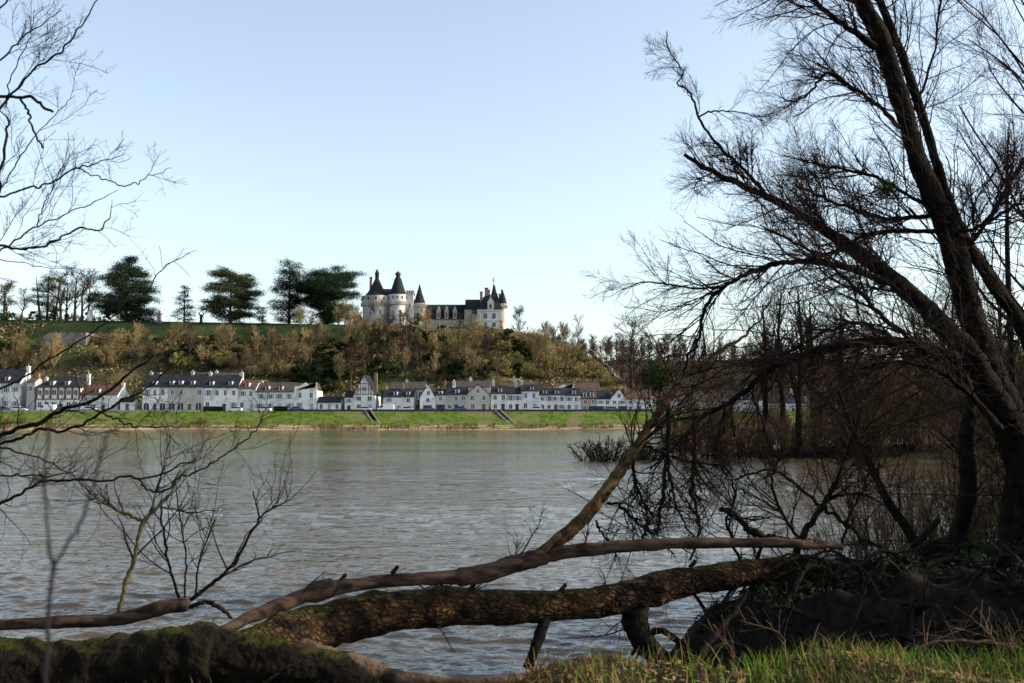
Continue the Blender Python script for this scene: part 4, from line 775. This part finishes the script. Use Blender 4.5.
big_part(e, 'limb', [(876, 48, 11), (858, 34, 9), (842, 24, 8), (818, 5, 7), (795, -20, 5), (760, -45, 3)], BARK, 10.9, 9, (30, 260), ((.4, 1.1), (.2, .5)), bias=(-.2, 0, -.1), bend=(-.03, 0, 0), third=500)
big_part(e, 'limb', [(900, 128, 7), (872, 101, 5.5), (846, 84, 5), (827, 73, 4), (812, 90, 3.2), (800, 99, 3), (784, 100, 2), (780, 92, 1.2)], BARK, 10.9, 8, (34, 260), ((.3, .9), (.15, .45)), third=600, **UP)
big_part(e, 'limb', [(886, 284, 11), (870, 276, 10), (845, 268, 9), (812, 262, 8), (779, 263, 7), (747, 274, 6), (722, 288, 5.5), (703, 312, 5), (700, 335, 4), (688, 358, 3), (680, 385, 2)], BARK, 10.6, 9, (55, 420), ((.4, 1.1), (.2, .5)), third=800, bias=(-.15, 0, -.05), bend=(0, 0, .02))
big_part(e, 'limb', [(722, 288, 4), (693, 288, 3), (665, 284, 2.5), (640, 283, 2), (622, 290, 1)], BARK, 10.6, 6, (20, 140), ((.25, .7), (.12, .3)), third=250, bias=(-.2, 0, .0), wig=.005)
big_part(e, 'limb', [(958, 362, 18), (943, 354, 16), (911, 343, 13), (870, 341, 12), (829, 348, 11), (796, 358, 10.5), (771, 368, 9.5), (747, 389, 8), (726, 405, 7), (701, 415, 5), (680, 419, 3)], BARK, 10.4, 11, (50, 360), ((.4, 1.2), (.2, .5)), third=700, bias=(-.1, 0, -.12), bend=(0, 0, -.02))
big_part(e, 'limb', [(975, 385, 9), (927, 352, 7), (886, 319, 6), (853, 286, 5), (820, 257, 4.5), (790, 240, 3.5), (760, 225, 2)], BARK, 10.3, 8, (45, 320), ((.4, 1.1), (.15, .5)), third=500)
big_part(e, 'limb', [(905, 345, 6), (861, 323, 5), (829, 331, 5), (796, 348, 4), (767, 364, 3), (740, 385, 2)], BARK, 10.5, 7, (30, 220), ((.3, .9), (.15, .4)), third=400, bias=(0, 0, -.1))
big_part(e, 'limb', [(935, 231, 7), (894, 231, 5.5), (861, 237, 5), (835, 250, 4), (800, 262, 2.5)], BARK, 10.9, 7, (30, 260), ((.3, .9), (.15, .45)), third=400)
big_part(e, 'limb', [(930, 216, 7), (886, 218, 5.5), (850, 208, 4.5), (820, 196, 4), (795, 185, 2.5)], BARK, 11.1, 7, (34, 300), ((.3, 1.), (.15, .45)), third=500)
big_part(e, 'limb', [(925, 205, 6), (900, 190, 5), (870, 175, 4.5), (838, 168, 4), (800, 160, 2)], BARK, 11.1, 7, (34, 300), ((.3, 1.), (.15, .45)), third=500)
big_part(e, 'limb', [(960, 255, 7), (985, 225, 6), (1005, 190, 5), (1030, 150, 4)], BARK, 11.1, 7, (30, 240), ((.4, 1.1), (.15, .45)), third=400)
big_part(e, 'limb', [(950, 232, 7), (975, 228, 5), (1000, 215, 4.5), (1030, 195, 4)], BARK, 10.8, 7, (24, 200), ((.4, 1.), (.15, .45)), third=300)
big_part(e, 'limb', [(1000, 430, 14), (975, 400, 8), (940, 372, 6), (900, 362, 4), (860, 368, 2.5)], BARK, 10.1, 7, (34, 260), ((.4, 1.2), (.2, .5)), third=400, bias=(-.1, 0, -.1))
big_part(e, 'limb', [(905, 132, 4), (922, 90, 4), (935, 50, 3), (940, 0, 3), (945, -40, 2)], BARK, 11.3, 6, (24, 240), ((.4, 1.), (.15, .45)), third=300)
# tree(s) behind on the right bank
def bare_near(px, Y, h, label, zb=.9, seed=0, n=(16, 110, 700, 1900), lean=(-.1, 0), r0=.16):
    x = (px - 512) * Y / F; e = empty('bank_tree', (x, Y, zb), label, 'tree'); o = cat([[0, 0, -.4, r0], [lean[0] * h * .3, 0, h * .35, r0 * .7], [lean[0] * h * .6, .1, h * .7, r0 * .45], [lean[0] * h, 0, h, r0 * .12]], 12)
    T = (o[None, :, :3], o[None, :, 3]); b = MB(); b.tubes(*T, 10, rough=.04); b.build('trunk', BARK, e, True)
    l1 = grow(*T, n[0], (h * .22, h * .42), (.5, 1.1), 9, .10, (0, 0, .15), (0, 0, .04), t0=.15, rs=.5); l2 = grow(*l1, n[1], (.6, 1.8), (.4, 1), 7, .14, (0, 0, .05), rs=.55); l3 = grow(*l2, n[2], (.3, .9), (.4, 1), 6, .15, rs=.6); l4 = grow(*l3, n[3], (.12, .4), (.4, 1), 4, .15, rs=.7)
    b = MB(); b.tubes(l1[0], l1[1] * .5, 6); b.tubes(l2[0], np.maximum(l2[1] * .35, .003), 5); b.tubes(l3[0], np.maximum(l3[1] * .25, .0018), 3); b.tubes(l4[0], np.maximum(l4[1] * .1, .0012), 3); b.build('crown', TWIG, e)
bare_near(1080, 14, 9.5, 'bare tree behind the double stem, its crown filling the upper right corner', lean=(-.02, 0), n=(34, 260, 2000, 5500))
bare_near(1010, 19, 8.0, 'thin bare tree farther along the right bank', lean=(.02, 0), n=(18, 120, 800, 2200), zb=.3, r0=.10)
0 and bare_near(1190, 11, 11, 'bank tree just outside the right edge, twigs reaching into view', lean=(-.05, 0), r0=.25, n=(26, 160, 900, 2200))
bare_near(1500, 15, 12, 'wide bank tree standing right of the view', lean=(-.05, 0), r0=.35, n=(30, 200, 1200, 3000)); bare_near(1900, 9, 11, 'bank tree far right of the viewpoint', lean=(0, 0), r0=.3, n=(30, 200, 1100, 2500))
for k, (x, y, s_) in enumerate(((8.3, 10.6, .6), (8.6, 12.2, .5), (8.4, 9.2, .5), (10.8, 11.2, .9), (11.5, 13.5, .95), (8.0, 12.0, .45))):
    EV[k % 3].put('shade_thicket', (x, y, .3), 'unseen dark thicket added right of the view to shade the root mound', 'shrub', 'unseen thickets added to shade the root mound', s_)  # unseen bushes added beyond the right edge to cast shade on the root mound
# willow scrub on the right bank behind the mound
NW = [Proto(*m_bush(2.6, 2.6, 30, 480, .0045, .14), TWIG, TWIGB, 'stem', 'twigs') for _ in range(3)]
for k, (px, Y, s) in enumerate(((860, 15.5, .8), (905, 14.5, .95), (945, 15, 1.), (985, 14, 1.05), (1030, 14, 1.1), (1075, 14, 1.2), (885, 18, .9), (960, 19, 1.1), (1010, 18, 1.2))):
    NW[k % 3].put('willow_shrub', ((px - 512) * Y / F, Y, 0.0), 'tangled brown willow shrub leaning over the water behind the dark root mound', 'shrub', 'willow shrubs behind the root mound', s)
# trunks over the water
for lb, way, Y in (('leaning dark trunk over the water with a short broken fork', [(919, 575, 13), (919, 553, 12), (908, 530, 11), (890, 505, 10), (877, 480, 9), (866, 455, 8), (850, 425, 6), (838, 390, 4)], 12.5), ('stout upright dark trunk rising from the water at the right', [(950, 590, 22), (952, 571, 20), (956, 542, 18), (964, 513, 17), (968, 480, 16), (966, 440, 14), (972, 400, 11), (980, 350, 7)], 12.8),
                   ('slanting dark stem left of the forked leaning trunk', [(795, 560, 9), (801, 538, 8), (815, 517, 7), (828, 497, 6), (840, 470, 4), (852, 440, 3), (862, 405, 2)], 11.5), ('dark trunk at the right edge beyond the root mound', [(1008, 590, 26), (1010, 545, 24), (1014, 500, 22), (1020, 450, 18), (1030, 400, 14)], 12.0)):
    b0 = P(way[0][0], way[0][1], Y); e = empty('waterside_tree', (0, 0, 0), lb, 'tree'); big_part(e, 'trunk', way, BARKD, Y, 10, (26, 150), ((.3, .9), (.15, .4)), third=250, bias=(0, 0, .0), t0=.3)
    if 'forked' in lb or 'fork' in lb and 'leaning dark' in lb: big_part(e, 'branch', [(914, 545, 9), (928, 532, 7), (939, 519, 6)], BARKD, Y, 8, wig=.003)
    if 'slanting' in lb: big_part(e, 'branch', [(822, 503, 4), (838, 496, 4), (857, 494, 3.5), (872, 498, 3), (884, 506, 2)], BARKD, Y, 7, (8, 40), ((.2, .4), (.1, .2)), wig=.004)
# ------------------------------------------------------------------ fallen tree
e = empty('fallen_tree', (0, 0, 0), 'thick fallen trunk with ridged bark lying across the water in the middle', 'log')
big_part(e, 'trunk', [(215, 672, 56.0, 8.2), (265, 650, 52.8, 8.6), (310, 632, 48.0, 9.0), (370, 614, 42.4, 9.4), (450, 607, 36.8, 9.7), (520, 607, 32.8, 9.9), (600, 602, 28.8, 10.1), (650, 590, 30.4, 10.3), (700, 580, 27.2, 10.5), (760, 572, 27.2, 10.7), (830, 575, 32.0, 10.9)], LOG, None, 30, (10, 40), ((.2, .6), (.1, .3)), rough=.022, wig=.008, rs=.1)
big_part(e, 'root', [(640, 590, 26, 10.3), (635, 620, 24, 10.2), (650, 650, 20, 10.0), (690, 668, 14, 9.8)], MOSSY, None, 12, (14, 60), ((.2, .6), (.1, .3)), rough=.05, rs=.2)
big_part(e, 'branch', [(548, 610, 14, 9.9), (538, 640, 13, 9.8), (528, 668, 12, 9.7)], BARKD, None, 9, wig=.004)
e = empty('fallen_branch', (0, 0, 0), 'long thin pale fallen branch resting over the thick trunk, one limb rising right', 'branch')
big_part(e, 'stem', [(196, 643, 13, 8.4), (230, 627, 15, 8.6), (262, 612, 16, 8.8), (320, 591, 18, 9.1), (360, 584, 16, 9.3), (410, 579, 16, 9.4), (470, 576, 17, 9.5), (520, 563, 18, 9.6), (560, 553, 16, 9.6), (620, 547, 14, 9.6), (700, 543, 13, 9.6), (780, 543, 11, 9.7), (842, 547, 8, 9.8)], BRANCHL, None, 14, (16, 90), ((.15, .5), (.1, .3)), rough=.035, rs=.25, third=100)
big_part(e, 'limb', [(515, 565, 11.0, 9.6), (545, 550, 13.6, 9.6), (567, 533, 14.1, 9.65), (590, 511, 15.4, 9.7), (612, 482, 12.9, 9.8), (628, 460, 12.4, 9.9), (645, 434, 10.4, 10), (660, 410, 8.8, 10), (677, 388, 7.7, 10.1), (693, 369, 6.2, 10.2), (722, 349, 4.7, 10.3), (740, 339, 3.1, 10.4), (760, 318, 2.0, 10.5), (775, 290, 1.4, 10.5)], mat('sunlit_limb_bark', (.018, .012, .006), (.10, .060, .027), .9, 9, bump=.018, bscale=18), None, 16, (46, 380), ((.3, .9), (.15, .45)), rough=.045, rs=.35, bias=(.1, 0, 0), third=600, label='thick rising limb with brown bark', t0=.35)
hang = [[(668, 402, 6), (668, 440, 5), (667, 462, 4.5), (663, 491, 4), (657, 535, 3)], [(694, 414, 5), (694, 440, 4.5), (694, 470, 5), (691, 492, 5), (697, 512, 2.5), (702, 540, 1.5)], [(723, 402, 4), (725, 425, 4), (717, 440, 4), (723, 459, 3), (722, 480, 1.5)], [(632, 458, 5), (635, 480, 4), (640, 495, 3.5), (652, 516, 2.5)], [(607, 503, 3), (622, 507, 3.5), (635, 520, 3), (652, 535, 2)], [(668, 455, 3), (672, 490, 3), (680, 515, 2.5), (700, 545, 1.5)],
        [(640, 445, 4), (660, 452, 3), (690, 462, 2.5), (730, 465, 1.5)], [(710, 410, 4), (690, 430, 3.5), (672, 450, 3), (650, 470, 2)], [(752, 392, 4), (762, 420, 3), (770, 452, 2.5), (765, 490, 1.5)], [(596, 520, 3), (600, 530, 2.5), (612, 545, 2), (616, 560, 1.2)]]
for w in hang: big_part(e, 'branch', w, BARKD, 10.05, 7, (20, 130), ((.15, .6), (.08, .28)), bias=(0, 0, -.05), bend=(0, 0, -.02), third=220, wig=.008, rs=.5)
e = empty('snagged_branch', (0, 0, 0), 'tangled dark twiggy branch snagged over the water between the rising limb and the forked trunk', 'branch')
for i, w in enumerate(([(905, 560, 5), (860, 535, 4.5), (820, 505, 4), (790, 480, 3.5), (765, 470, 3), (735, 480, 2)], [(800, 545, 4), (780, 510, 3.5), (772, 480, 3), (785, 445, 2)], [(740, 560, 4), (728, 525, 3), (735, 490, 2.5), (720, 460, 1.5)], [(840, 550, 4), (850, 515, 3), (868, 480, 2.5), (872, 450, 1.5)], [(690, 560, 3), (700, 525, 2.5), (680, 495, 2)], [(640, 548, 3), (648, 515, 2.5), (630, 490, 1.5)])):
    big_part(e, 'stem' if i == 0 else 'branch', w, BARKD, 10.7, 7, (24, 130), ((.2, .8), (.1, .35)), bias=(0, 0, .1), third=200, wig=.012, rs=.5)
dr = empty('driftwood', (0, 0, 0), 'dark crooked driftwood piece caught above the thin fallen branch', 'driftwood')
big_part(dr, 'stem', [(719, 510, 5), (728, 511, 7), (741, 520, 6), (750, 530, 8), (764, 536, 9), (786, 541, 8), (810, 548, 5)], BARKD, 10.4, 9, (18, 90), ((.15, .5), (.1, .25)), third=120, bias=(0, 0, .2), rough=.12)
for par_, spots_ in ((bpy.data.objects['fallen_tree'], ((330, 618, 9.0), (470, 590, 9.7), (560, 592, 10.0), (690, 568, 10.4))), (bpy.data.objects['fallen_branch'], ((392, 574, 9.35), (340, 582, 9.2), (604, 500, 9.7), (640, 452, 10.0)))):
    for (x_, y_, Y_) in spots_: big_part(par_, 'stub', [(x_, y_, 7), (x_ + 3, y_ - 4, 5.5), (x_ + 6, y_ - 8, 4.5)], LOG, Y_, 8, wig=0, rough=.03)
# mistletoe
for px, py, Y, r, lb in ((655, 378, 10.2, .15, 'dense dark mistletoe ball on the rising limb above the riverbank'), (886, 190, 11.0, .17, 'loose mistletoe ball high in the leaning tree')):
    c = P(px, py, Y); e2 = empty('mistletoe', tuple(c), lb, 'mistletoe'); d = nrm(rng.normal(size=(260, 3))); pp = np.stack([d * 0, d * r * .5, d * r * (.75 + .25 * rng.uniform(size=(260, 1)))], 1) + rng.normal(0, .006, (260, 3, 3)); b = MB(); b.tubes(pp, np.full((260, 3), .0016), 3); b.build('stems', MIST, e2)
    n = 1300 if px < 800 else 600; b = MB(); b.leaves(nrm(rng.normal(size=(n, 3))) * r * rng.uniform(.4, 1.15, (n, 1)) * np.array((1, 1, .9)), .012); b.build('leaves', MIST, e2)
# ------------------------------------------------------------------ left foreground
e = empty('mossy_trunk', (0, 0, 0), 'massive dark mossy trunk lying along the bank at the bottom left', 'log')
big_part(e, 'trunk', [(-90, 690, 94.6), (0, 680, 75.7), (70, 676, 70.5), (130, 672, 68.8), (180, 662, 68.8), (215, 660, 61.9), (270, 664, 51.6), (320, 672, 43.0), (370, 690, 36.1), (440, 706, 29.2)], MOSSY, 7.9, 26, (30, 60), ((.1, .3), (.08, .2)), rough=.05, rs=.06)
big_part(e, 'root', [(300, 655, 30, 8.1), (345, 665, 26, 8.0), (385, 676, 20, 7.9), (450, 684, 15, 7.8), (520, 680, 14, 7.8), (560, 668, 14, 7.8), (608, 660, 16, 7.8), (640, 670, 14, 7.9)], mat('worn_root', (.03, .02, .014), (.12, .078, .048), .9, 6, bump=.03, bscale=25), None, 12, rough=.025)
e = empty('stump_log', (0, 0, 0), 'smooth short log with a rounded broken end pointing right at the bottom left', 'log')
big_part(e, 'stem', [(-30, 627, 13), (0, 625, 13), (60, 622, 14), (110, 620, 15), (140, 614, 16), (165, 607, 17), (183, 605, 17), (189, 606, 11)], BRANCHL, 8.6, 14, rough=.03, wig=.003)
big_part(e, 'stem', [(190, 607, 5), (205, 602, 5), (220, 608, 5), (232, 618, 4)], BARKD, 8.6, 8, wig=.003)
def sap(name, lb, ways, Y, m=BARKD, tw=(9, 24), third=36, tm=TWIG):
    e = empty(name, (0, 0, 0), lb, 'sapling')
    for i, w in enumerate(ways): big_part(e, 'stem' if i == 0 else 'branch', w, m, Y, 7, tw, ((.25, .75), (.12, .35)), bias=(0, 0, .15), third=third, wig=.004, rs=.6, t0=.25, twm=tm, rmin=.0013)
sap('sapling', 'thin mossy sapling growing from the short log at the left', [[(118, 618, 6), (125, 585, 5), (132, 566, 5), (138, 542, 4.5), (143, 522, 4.5), (157, 508, 4), (170, 495, 3), (180, 470, 2)], [(143, 522, 4), (128, 514, 3.5), (116, 510, 3), (100, 501, 2.5), (88, 497, 1.5)], [(150, 515, 2.5), (160, 480, 2), (168, 445, 1.5)]], 8.6, mat('sapling_bark', (.05, .045, .02), (.09, .08, .03), .9, 10))
sap('sapling', 'arching dark sapling right of the mossy one, reaching over the water', [[(184, 604, 5), (207, 588, 4.5), (232, 566, 4), (242, 550, 3.5), (250, 534, 3), (259, 518, 2.5), (253, 491, 1.5)], [(180, 602, 3.5), (170, 570, 3), (166, 549, 3), (162, 520, 2.5), (161, 500, 2)], [(257, 520, 2.5), (272, 508, 2), (286, 500, 1.2), (284, 480, .9)], [(195, 597, 2.5), (200, 560, 2), (215, 520, 1.5)], [(184, 600, 2.5), (186, 560, 2), (180, 520, 1.8), (175, 480, 1.3)]], 8.8)
e = empty('young_stem', (0, 0, 0), 'slim plum grey forked stem close to the viewer at the left, out of focus', 'sapling')
for i, w in enumerate([[(44, 760, 7), (46, 683, 6.5), (48, 632, 6.5), (52, 574, 6), (47, 524, 3), (44, 480, 2.2), (49, 420, 1.5)], [(52, 572, 5.5), (66, 546, 5), (80, 524, 4.5), (95, 479, 4), (101, 458, 3), (110, 430, 2)]]): big_part(e, 'stem' if i == 0 else 'branch', [(a_[0], a_[1], a_[2] * .8) for a_ in w], PLUM, 1.25, 8, wig=.001, rough=.02)
# bank branches crossing at mid left
e = empty('overhanging_tree', (0, 0, 0), 'bare tree outside the left edge whose dark branches cross the houses and the water', 'tree')
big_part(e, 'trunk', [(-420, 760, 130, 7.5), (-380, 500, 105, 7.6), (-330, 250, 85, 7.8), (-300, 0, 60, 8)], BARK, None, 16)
LB = dict(third=90, wig=.006)
big_part(e, 'branch', [(-350, 480, 40, 7.6), (-200, 480, 20, 8), (-90, 462, 13, 8.2), (-30, 448, 9, 8.3), (0, 436, 8, 8.4), (17, 428, 7, 8.4), (40, 423, 7, 8.4), (50, 416, 6.5, 8.4), (66, 408, 6, 8.4), (83, 405, 5.5, 8.4), (100, 396, 5, 8.4), (116, 385, 4.5, 8.4), (133, 371, 3.5, 8.4), (156, 357, 2.5, 8.4), (185, 350, 1.5, 8.4)], BARK, None, 10, (34, 110), ((.15, .6), (.1, .3)), t0=.4, **LB)
big_part(e, 'branch', [(-40, 455, 6), (17, 439, 5), (41, 429, 4.5), (61, 431, 4.5), (78, 426, 4.5), (100, 413, 4), (121, 401, 4), (145, 390, 3), (165, 372, 2.5), (185, 355, 1.5)], BARKD, 8.2, 8, (16, 60), ((.15, .5), (.1, .3)), t0=.2, **LB)
big_part(e, 'branch', [(91, 407, 3), (108, 416, 3), (126, 423, 2.5), (141, 427, 2.2), (170, 426, 1.8), (190, 428, 1)], BARKD, 8.3, 7, (14, 70), ((.15, .4), (.1, .25)), **LB)
big_part(e, 'branch', [(-60, 420, 5), (0, 390, 3.5), (25, 377, 3), (45, 362, 3), (66, 350, 2.8), (91, 333, 2.5), (120, 312, 2.2), (146, 292, 2), (158, 274, 1.8), (179, 258, 1.5), (197, 250, .8)], BARKD, 8.5, 7, (12, 20), ((.12, .35), (.08, .2)), t0=.3, third=60, wig=.004)
big_part(e, 'branch', [(-60, 530, 7), (0, 503, 5), (25, 491, 4.5), (46, 481, 4), (95, 481, 3.8), (125, 477, 3.5), (141, 479, 3.2), (160, 475, 3), (178, 466, 2.8), (197, 458, 2)], BARKD, 8.4, 8, (22, 80), ((.15, .55), (.1, .3)), t0=.2, bias=(0, 0, -.05), **LB)
big_part(e, 'branch', [(139, 480, 2.8), (146, 488, 3), (157, 492, 3), (170, 488, 3), (179, 477, 3), (192, 474, 2.8), (210, 464, 2.6), (232, 450, 2.4), (253, 433, 2), (262, 420, 1.8), (269, 411, 1.2)], BARKD, 8.4, 7, (18, 60), ((.12, .4), (.08, .22)), **LB)
big_part(e, 'branch', [(-40, 478, 4), (0, 476, 3), (30, 475, 2.8), (50, 476, 2.5), (80, 470, 1)], BARKD, 8.6, 7, (20, 120), ((.15, .5), (.1, .3)), **LB)
big_part(e, 'branch', [(-40, 440, 4), (20, 452, 2.5), (60, 468, 2), (100, 500, 1.8), (130, 520, 1)], BARKD, 8.8, 7, (14, 60), ((.2, .6), (.1, .3)), **LB)
# the dry leafy clump on the branch at (120,385)
# upper left branches
SK = dict(third=260, wig=.006, t0=.15)
for w, Y_, tw in (([(-80, 190, 9), (-30, 140, 6), (0, 108, 4.5), (16, 91, 4), (32, 71, 3.6), (59, 53, 3.2), (79, 28, 2.6), (97, 0, 2), (110, -25, 1.2)], 8.2, (34, 200)), ([(-60, 98, 6), (0, 97, 5), (25, 97, 5), (38, 101, 5), (46, 109, 4.5), (53, 112, 3.5)], 7.8, (0, 0)), ([(20, 98, 4), (27, 110, 3.5), (35, 132, 3.2), (43, 148, 3)], 7.8, (4, 8)), ([(-10, 300, 6), (-3, 220, 5), (0, 180, 4.8), (5, 148, 4.2), (8, 118, 3.4), (2, 112, 2), (-10, 105, 1.5)], 8.2, (20, 120)),
                  ([(-50, 205, 5), (0, 196, 3.5), (30, 189, 3.2), (55, 181, 3), (75, 168, 2.6), (95, 164, 2.2), (124, 154, 1)], 8.2, (24, 160)), ([(75, 167, 2.4), (95, 175, 2), (118, 184, 2), (132, 185, 1.8), (148, 177, 1.5), (172, 168, .8)], 8.2, (10, 50)), ([(-50, 238, 6), (0, 246, 4.5), (20, 249, 4), (40, 247, 3.6), (59, 239, 3.2), (81, 228, 3), (99, 230, 2.6), (107, 222, 2.2), (111, 212, 1.4), (112, 200, .9)], 8.1, (30, 180)),
                  ([(-40, 275, 4), (0, 252, 3), (35, 228, 2.5), (60, 216, 2), (95, 202, 1.6), (118, 190, .8)], 8.3, (22, 140)), ([(37, 227, 2), (44, 205, 2), (55, 182, 1.6), (68, 160, 1.2), (75, 148, .7)], 8.2, (12, 60)), ([(-40, 85, 4), (0, 60, 3), (20, 40, 2.5), (32, 30, 2), (62, 10, 1)], 8.4, (26, 160)), ([(-40, 40, 4), (0, 10, 3), (10, -10, 2)], 8.3, (14, 60)), ([(0, 190, 2.2), (25, 150, 2), (35, 135, 1.8), (60, 110, 1.4), (75, 95, .8)], 8.3, (18, 100)), ([(5, 108, 2), (12, 75, 1.8), (28, 40, 1.4), (35, 10, .8)], 8.3, (12, 70)),
                  ([(-60, 265, 3), (0, 260, 1.6), (40, 266, 1.4), (90, 272, .7)], 8.3, (10, 30))):
    big_part(e, 'branch', w, BARKD, Y_, 8, (int(tw[0] * .42), int(tw[1] * .38)), ((.12, .55), (.08, .28)), bias=(.05, 0, .12), **{**SK, 'third': int(tw[1] * .7)})
# ------------------------------------------------------------------ root mound, dark, right
def ZM(x, y):
    d = ((x - 4.9) / 3.5) ** 2 + ((y - 10.1) / 2.0) ** 2
    return 1.3 * np.clip(1 - d, 0, 1) ** .55 * (1 + .10 * lump(x, y, 3.1) + .06 * lump(y, x, 7.)) - .12
xs_, ys_ = np.arange(1.2, 8.6, .07), np.arange(7.9, 12.3, .07); X, Y = np.meshgrid(xs_, ys_); Z = ZM(X, Y) + rng.normal(0, .018, X.shape); b = MB(); nx = len(xs_); i = np.arange(len(ys_) - 1)[:, None] * nx; j = np.arange(nx - 1)[None]
b.add(np.stack([X, Y, Z], -1), np.stack([i + j, i + j + 1, i + nx + j + 1, i + nx + j], -1)); e = empty('root_mound', (4.6, 10.7, 0), 'dark mossy mound of roots and soil at the water edge on the right', 'mound'); o = b.build('soil', BARKD, e, True); o.location = (-4.6, -10.7, 0)
b = MB(); n = 200; x = rng.uniform(1.6, 6.8, n); y = rng.uniform(8.5, 11.3, n); z = ZM(x, y); st = []
for a_, b__, c_ in zip(x, y, z):
    d = np.array((rng.normal(0, 1), rng.normal(-.4, .5), rng.normal(-.1, .3))); d /= np.linalg.norm(d); L_ = rng.uniform(.3, 1.1); p0 = np.array((a_, b__, c_ - .02)); p1 = p0 + d * L_ * .5 + (0, 0, .12); p2 = p0 + d * L_; p2[2] = max(-.1, p2[2] - .2); o = cat([[*p0, .035], [*p1, .025], [*p2, .01]], 7); st.append(o)
st = np.array(st); b.tubes(st[:, :, :3] - np.array((4.6, 10.7, 0)), st[:, :, 3] * rng.uniform(.4, 1.3, (n, 1)), 6, rough=.08); fr = grow(st[:, :, :3] - np.array((4.6, 10.7, 0)), st[:, :, 3], 900, (.15, .6), (.3, 1.2), 5, .25, rs=.4); b.tubes(fr[0], np.maximum(fr[1], .002), 3); b.build('roots', BARKD, e)
n = 9000; x = rng.uniform(1.9, 7.2, n); y = rng.uniform(9.5, 11.8, n); z = ZM(x, y); k = z > .05; b = MB(); b.leaves(np.stack([x - 4.6, y - 10.7, z + rng.uniform(0, .07, n)], 1)[k], .022, .2); b.build('ivy', EVG, e)
# near-right dark soil shelf joins ground: scattered stalks and grass
def grass_patch(name, n, xr, yr, hr, wd_, m, label, dens=None, lean=.25):
    x = rng.uniform(*xr, n); y = rng.uniform(*yr, n); k = y < edge(x) + .25
    if dens is not None: k &= rng.uniform(0, 1, n) < dens(x, y)
    x, y = x[k], y[k]; n = len(x); z = ZN(x, y); h = rng.uniform(*hr, n); d = rng.normal(0, lean, (n, 2)) * h[:, None]; base = np.stack([x, y, z - .02], 1); P_ = np.zeros((n, 4, 3))
    for i, t in enumerate((0, .4, .75, 1)): P_[:, i] = base; P_[:, i, 0] += d[:, 0] * t * t; P_[:, i, 1] += d[:, 1] * t * t; P_[:, i, 2] += h * (t - .18 * t * t)
    R = wd_ * np.array((1, .9, .6, .12))[None] * rng.uniform(.6, 1.4, (n, 1)); a = rng.uniform(0, 3.14, n); s = np.stack([np.cos(a), np.sin(a), 0 * a], 1)[:, None] * R[..., None]
    V = np.stack([P_ - s, P_ + s], 2).reshape(n, 8, 3); q = np.array([(0, 1, 3, 2), (2, 3, 5, 4), (4, 5, 7, 6)]); b = MB(); b.add(V, (np.arange(n)[:, None, None] * 8 + q[None]).reshape(-1, 4)); tag(b.build(name, m), label, 'grass', kind='stuff')
cl = lambda x, y: np.clip(.6 + .5 * lump(x, y, 2.4), .12, 1)
n = 16000; x = rng.uniform(-5, 7.5, n); y = rng.uniform(5.3, 8.6, n); k = y < edge(x) + .3; x, y = x[k], y[k]; b = MB(); b.leaves(np.stack([x, y, ZN(x, y) + rng.uniform(.005, .035, len(x))], 1), .022, .7); tag(b.build('leaf_litter', DRYG), 'dead brown leaves scattered over the near bank', 'leaf litter', kind='stuff')
grass_patch('green_grass', 34000, (.3, 7.5), (5.4, 9.2), (.05, .22), .003, GRN, 'short bright green grass on the near bank at the bottom right', lambda x, y: cl(x, y) * np.clip(.25 + .3 * (x - 1), .15, 1))
grass_patch('dry_grass', 13000, (.1, 6.5), (5.4, 9.0), (.06, .24), .003, DRYG, 'dry straw coloured weeds on the near bank at the bottom right', lambda x, y: cl(y + 3, x) * np.clip(1.2 - .16 * x, .2, 1), .4)
grass_patch('bank_litter', 5000, (-7, .5), (5.5, 8.6), (.05, .2), .0035, mat('dark_litter', (.03, .03, .012), (.08, .06, .03), .9, 2), 'sparse dark grass and litter on the near bank at the bottom left', None, .5)
# dead weeds with stems on the near bank
WS = mat('dead_stalk', (.10, .06, .035), (.20, .13, .07), .9, 4)
def weed(x, y, h):
    o = cat([[0, 0, -.02, .004], [rng.normal(0, .1), rng.normal(0, .08), h * .6, .003], [rng.normal(0, .2), rng.normal(0, .1), h, .0015]], 7); T = (o[None, :, :3], o[None, :, 3]); t = grow(*T, 12, (.1, .3), (.5, 1.1), 4, .15, (0, 0, .3), t0=.25); b = MB(); b.tubes(*T, 5); b.build('stem', WS, e2)
    b = MB(); b.tubes(t[0], np.maximum(t[1], .0014), 3); b.build('sprigs', WS, e2)
for k in range(34):
    x = rng.uniform(.9, 5.2); y = rng.uniform(6.4, 7.9); h = rng.uniform(.15, .42); e2 = empty('dead_weed', (x, y, float(ZN(x, y))), 'thin dead weed stalk standing in the near grass ' + ('left of the root mound' if x < 2 else 'in front of the root mound'), 'weed', 'dead weed stalks on the near bank'); weed(x, y, h)
for lb, w in (('dark fallen stick slanting down at the bottom right', [(770, 683, 6, 7), (800, 662, 5, 7.2), (820, 652, 4, 7.4)]), ('long dark stick leaning left of the root mound', [(680, 690, 8, 7.6), (712, 640, 7, 7.9), (738, 608, 5, 8.2), (748, 590, 3, 8.4)]), ('pale bent stick before the root mound', [(915, 650, 3.5, 7.6), (935, 642, 3.5, 7.6), (985, 642, 3.5, 7.6), (1015, 645, 3, 7.6)]), ('pale forked twig on the mossy trunk', [(265, 683, 3, 7.4), (285, 668, 2.5, 7.4), (305, 660, 1.5, 7.4)]), ('thin brown stalk rising before the mound', [(845, 640, 2.5, 8), (862, 600, 2, 8), (872, 570, 1.2, 8)])):
    e = empty('stick', (0, 0, 0), lb, 'stick'); big_part(e, 'stem', w, BRANCHL if 'pale' in lb else BARKD, None, 7, (5, 12), ((.08, .25), (.05, .12)), wig=.004)
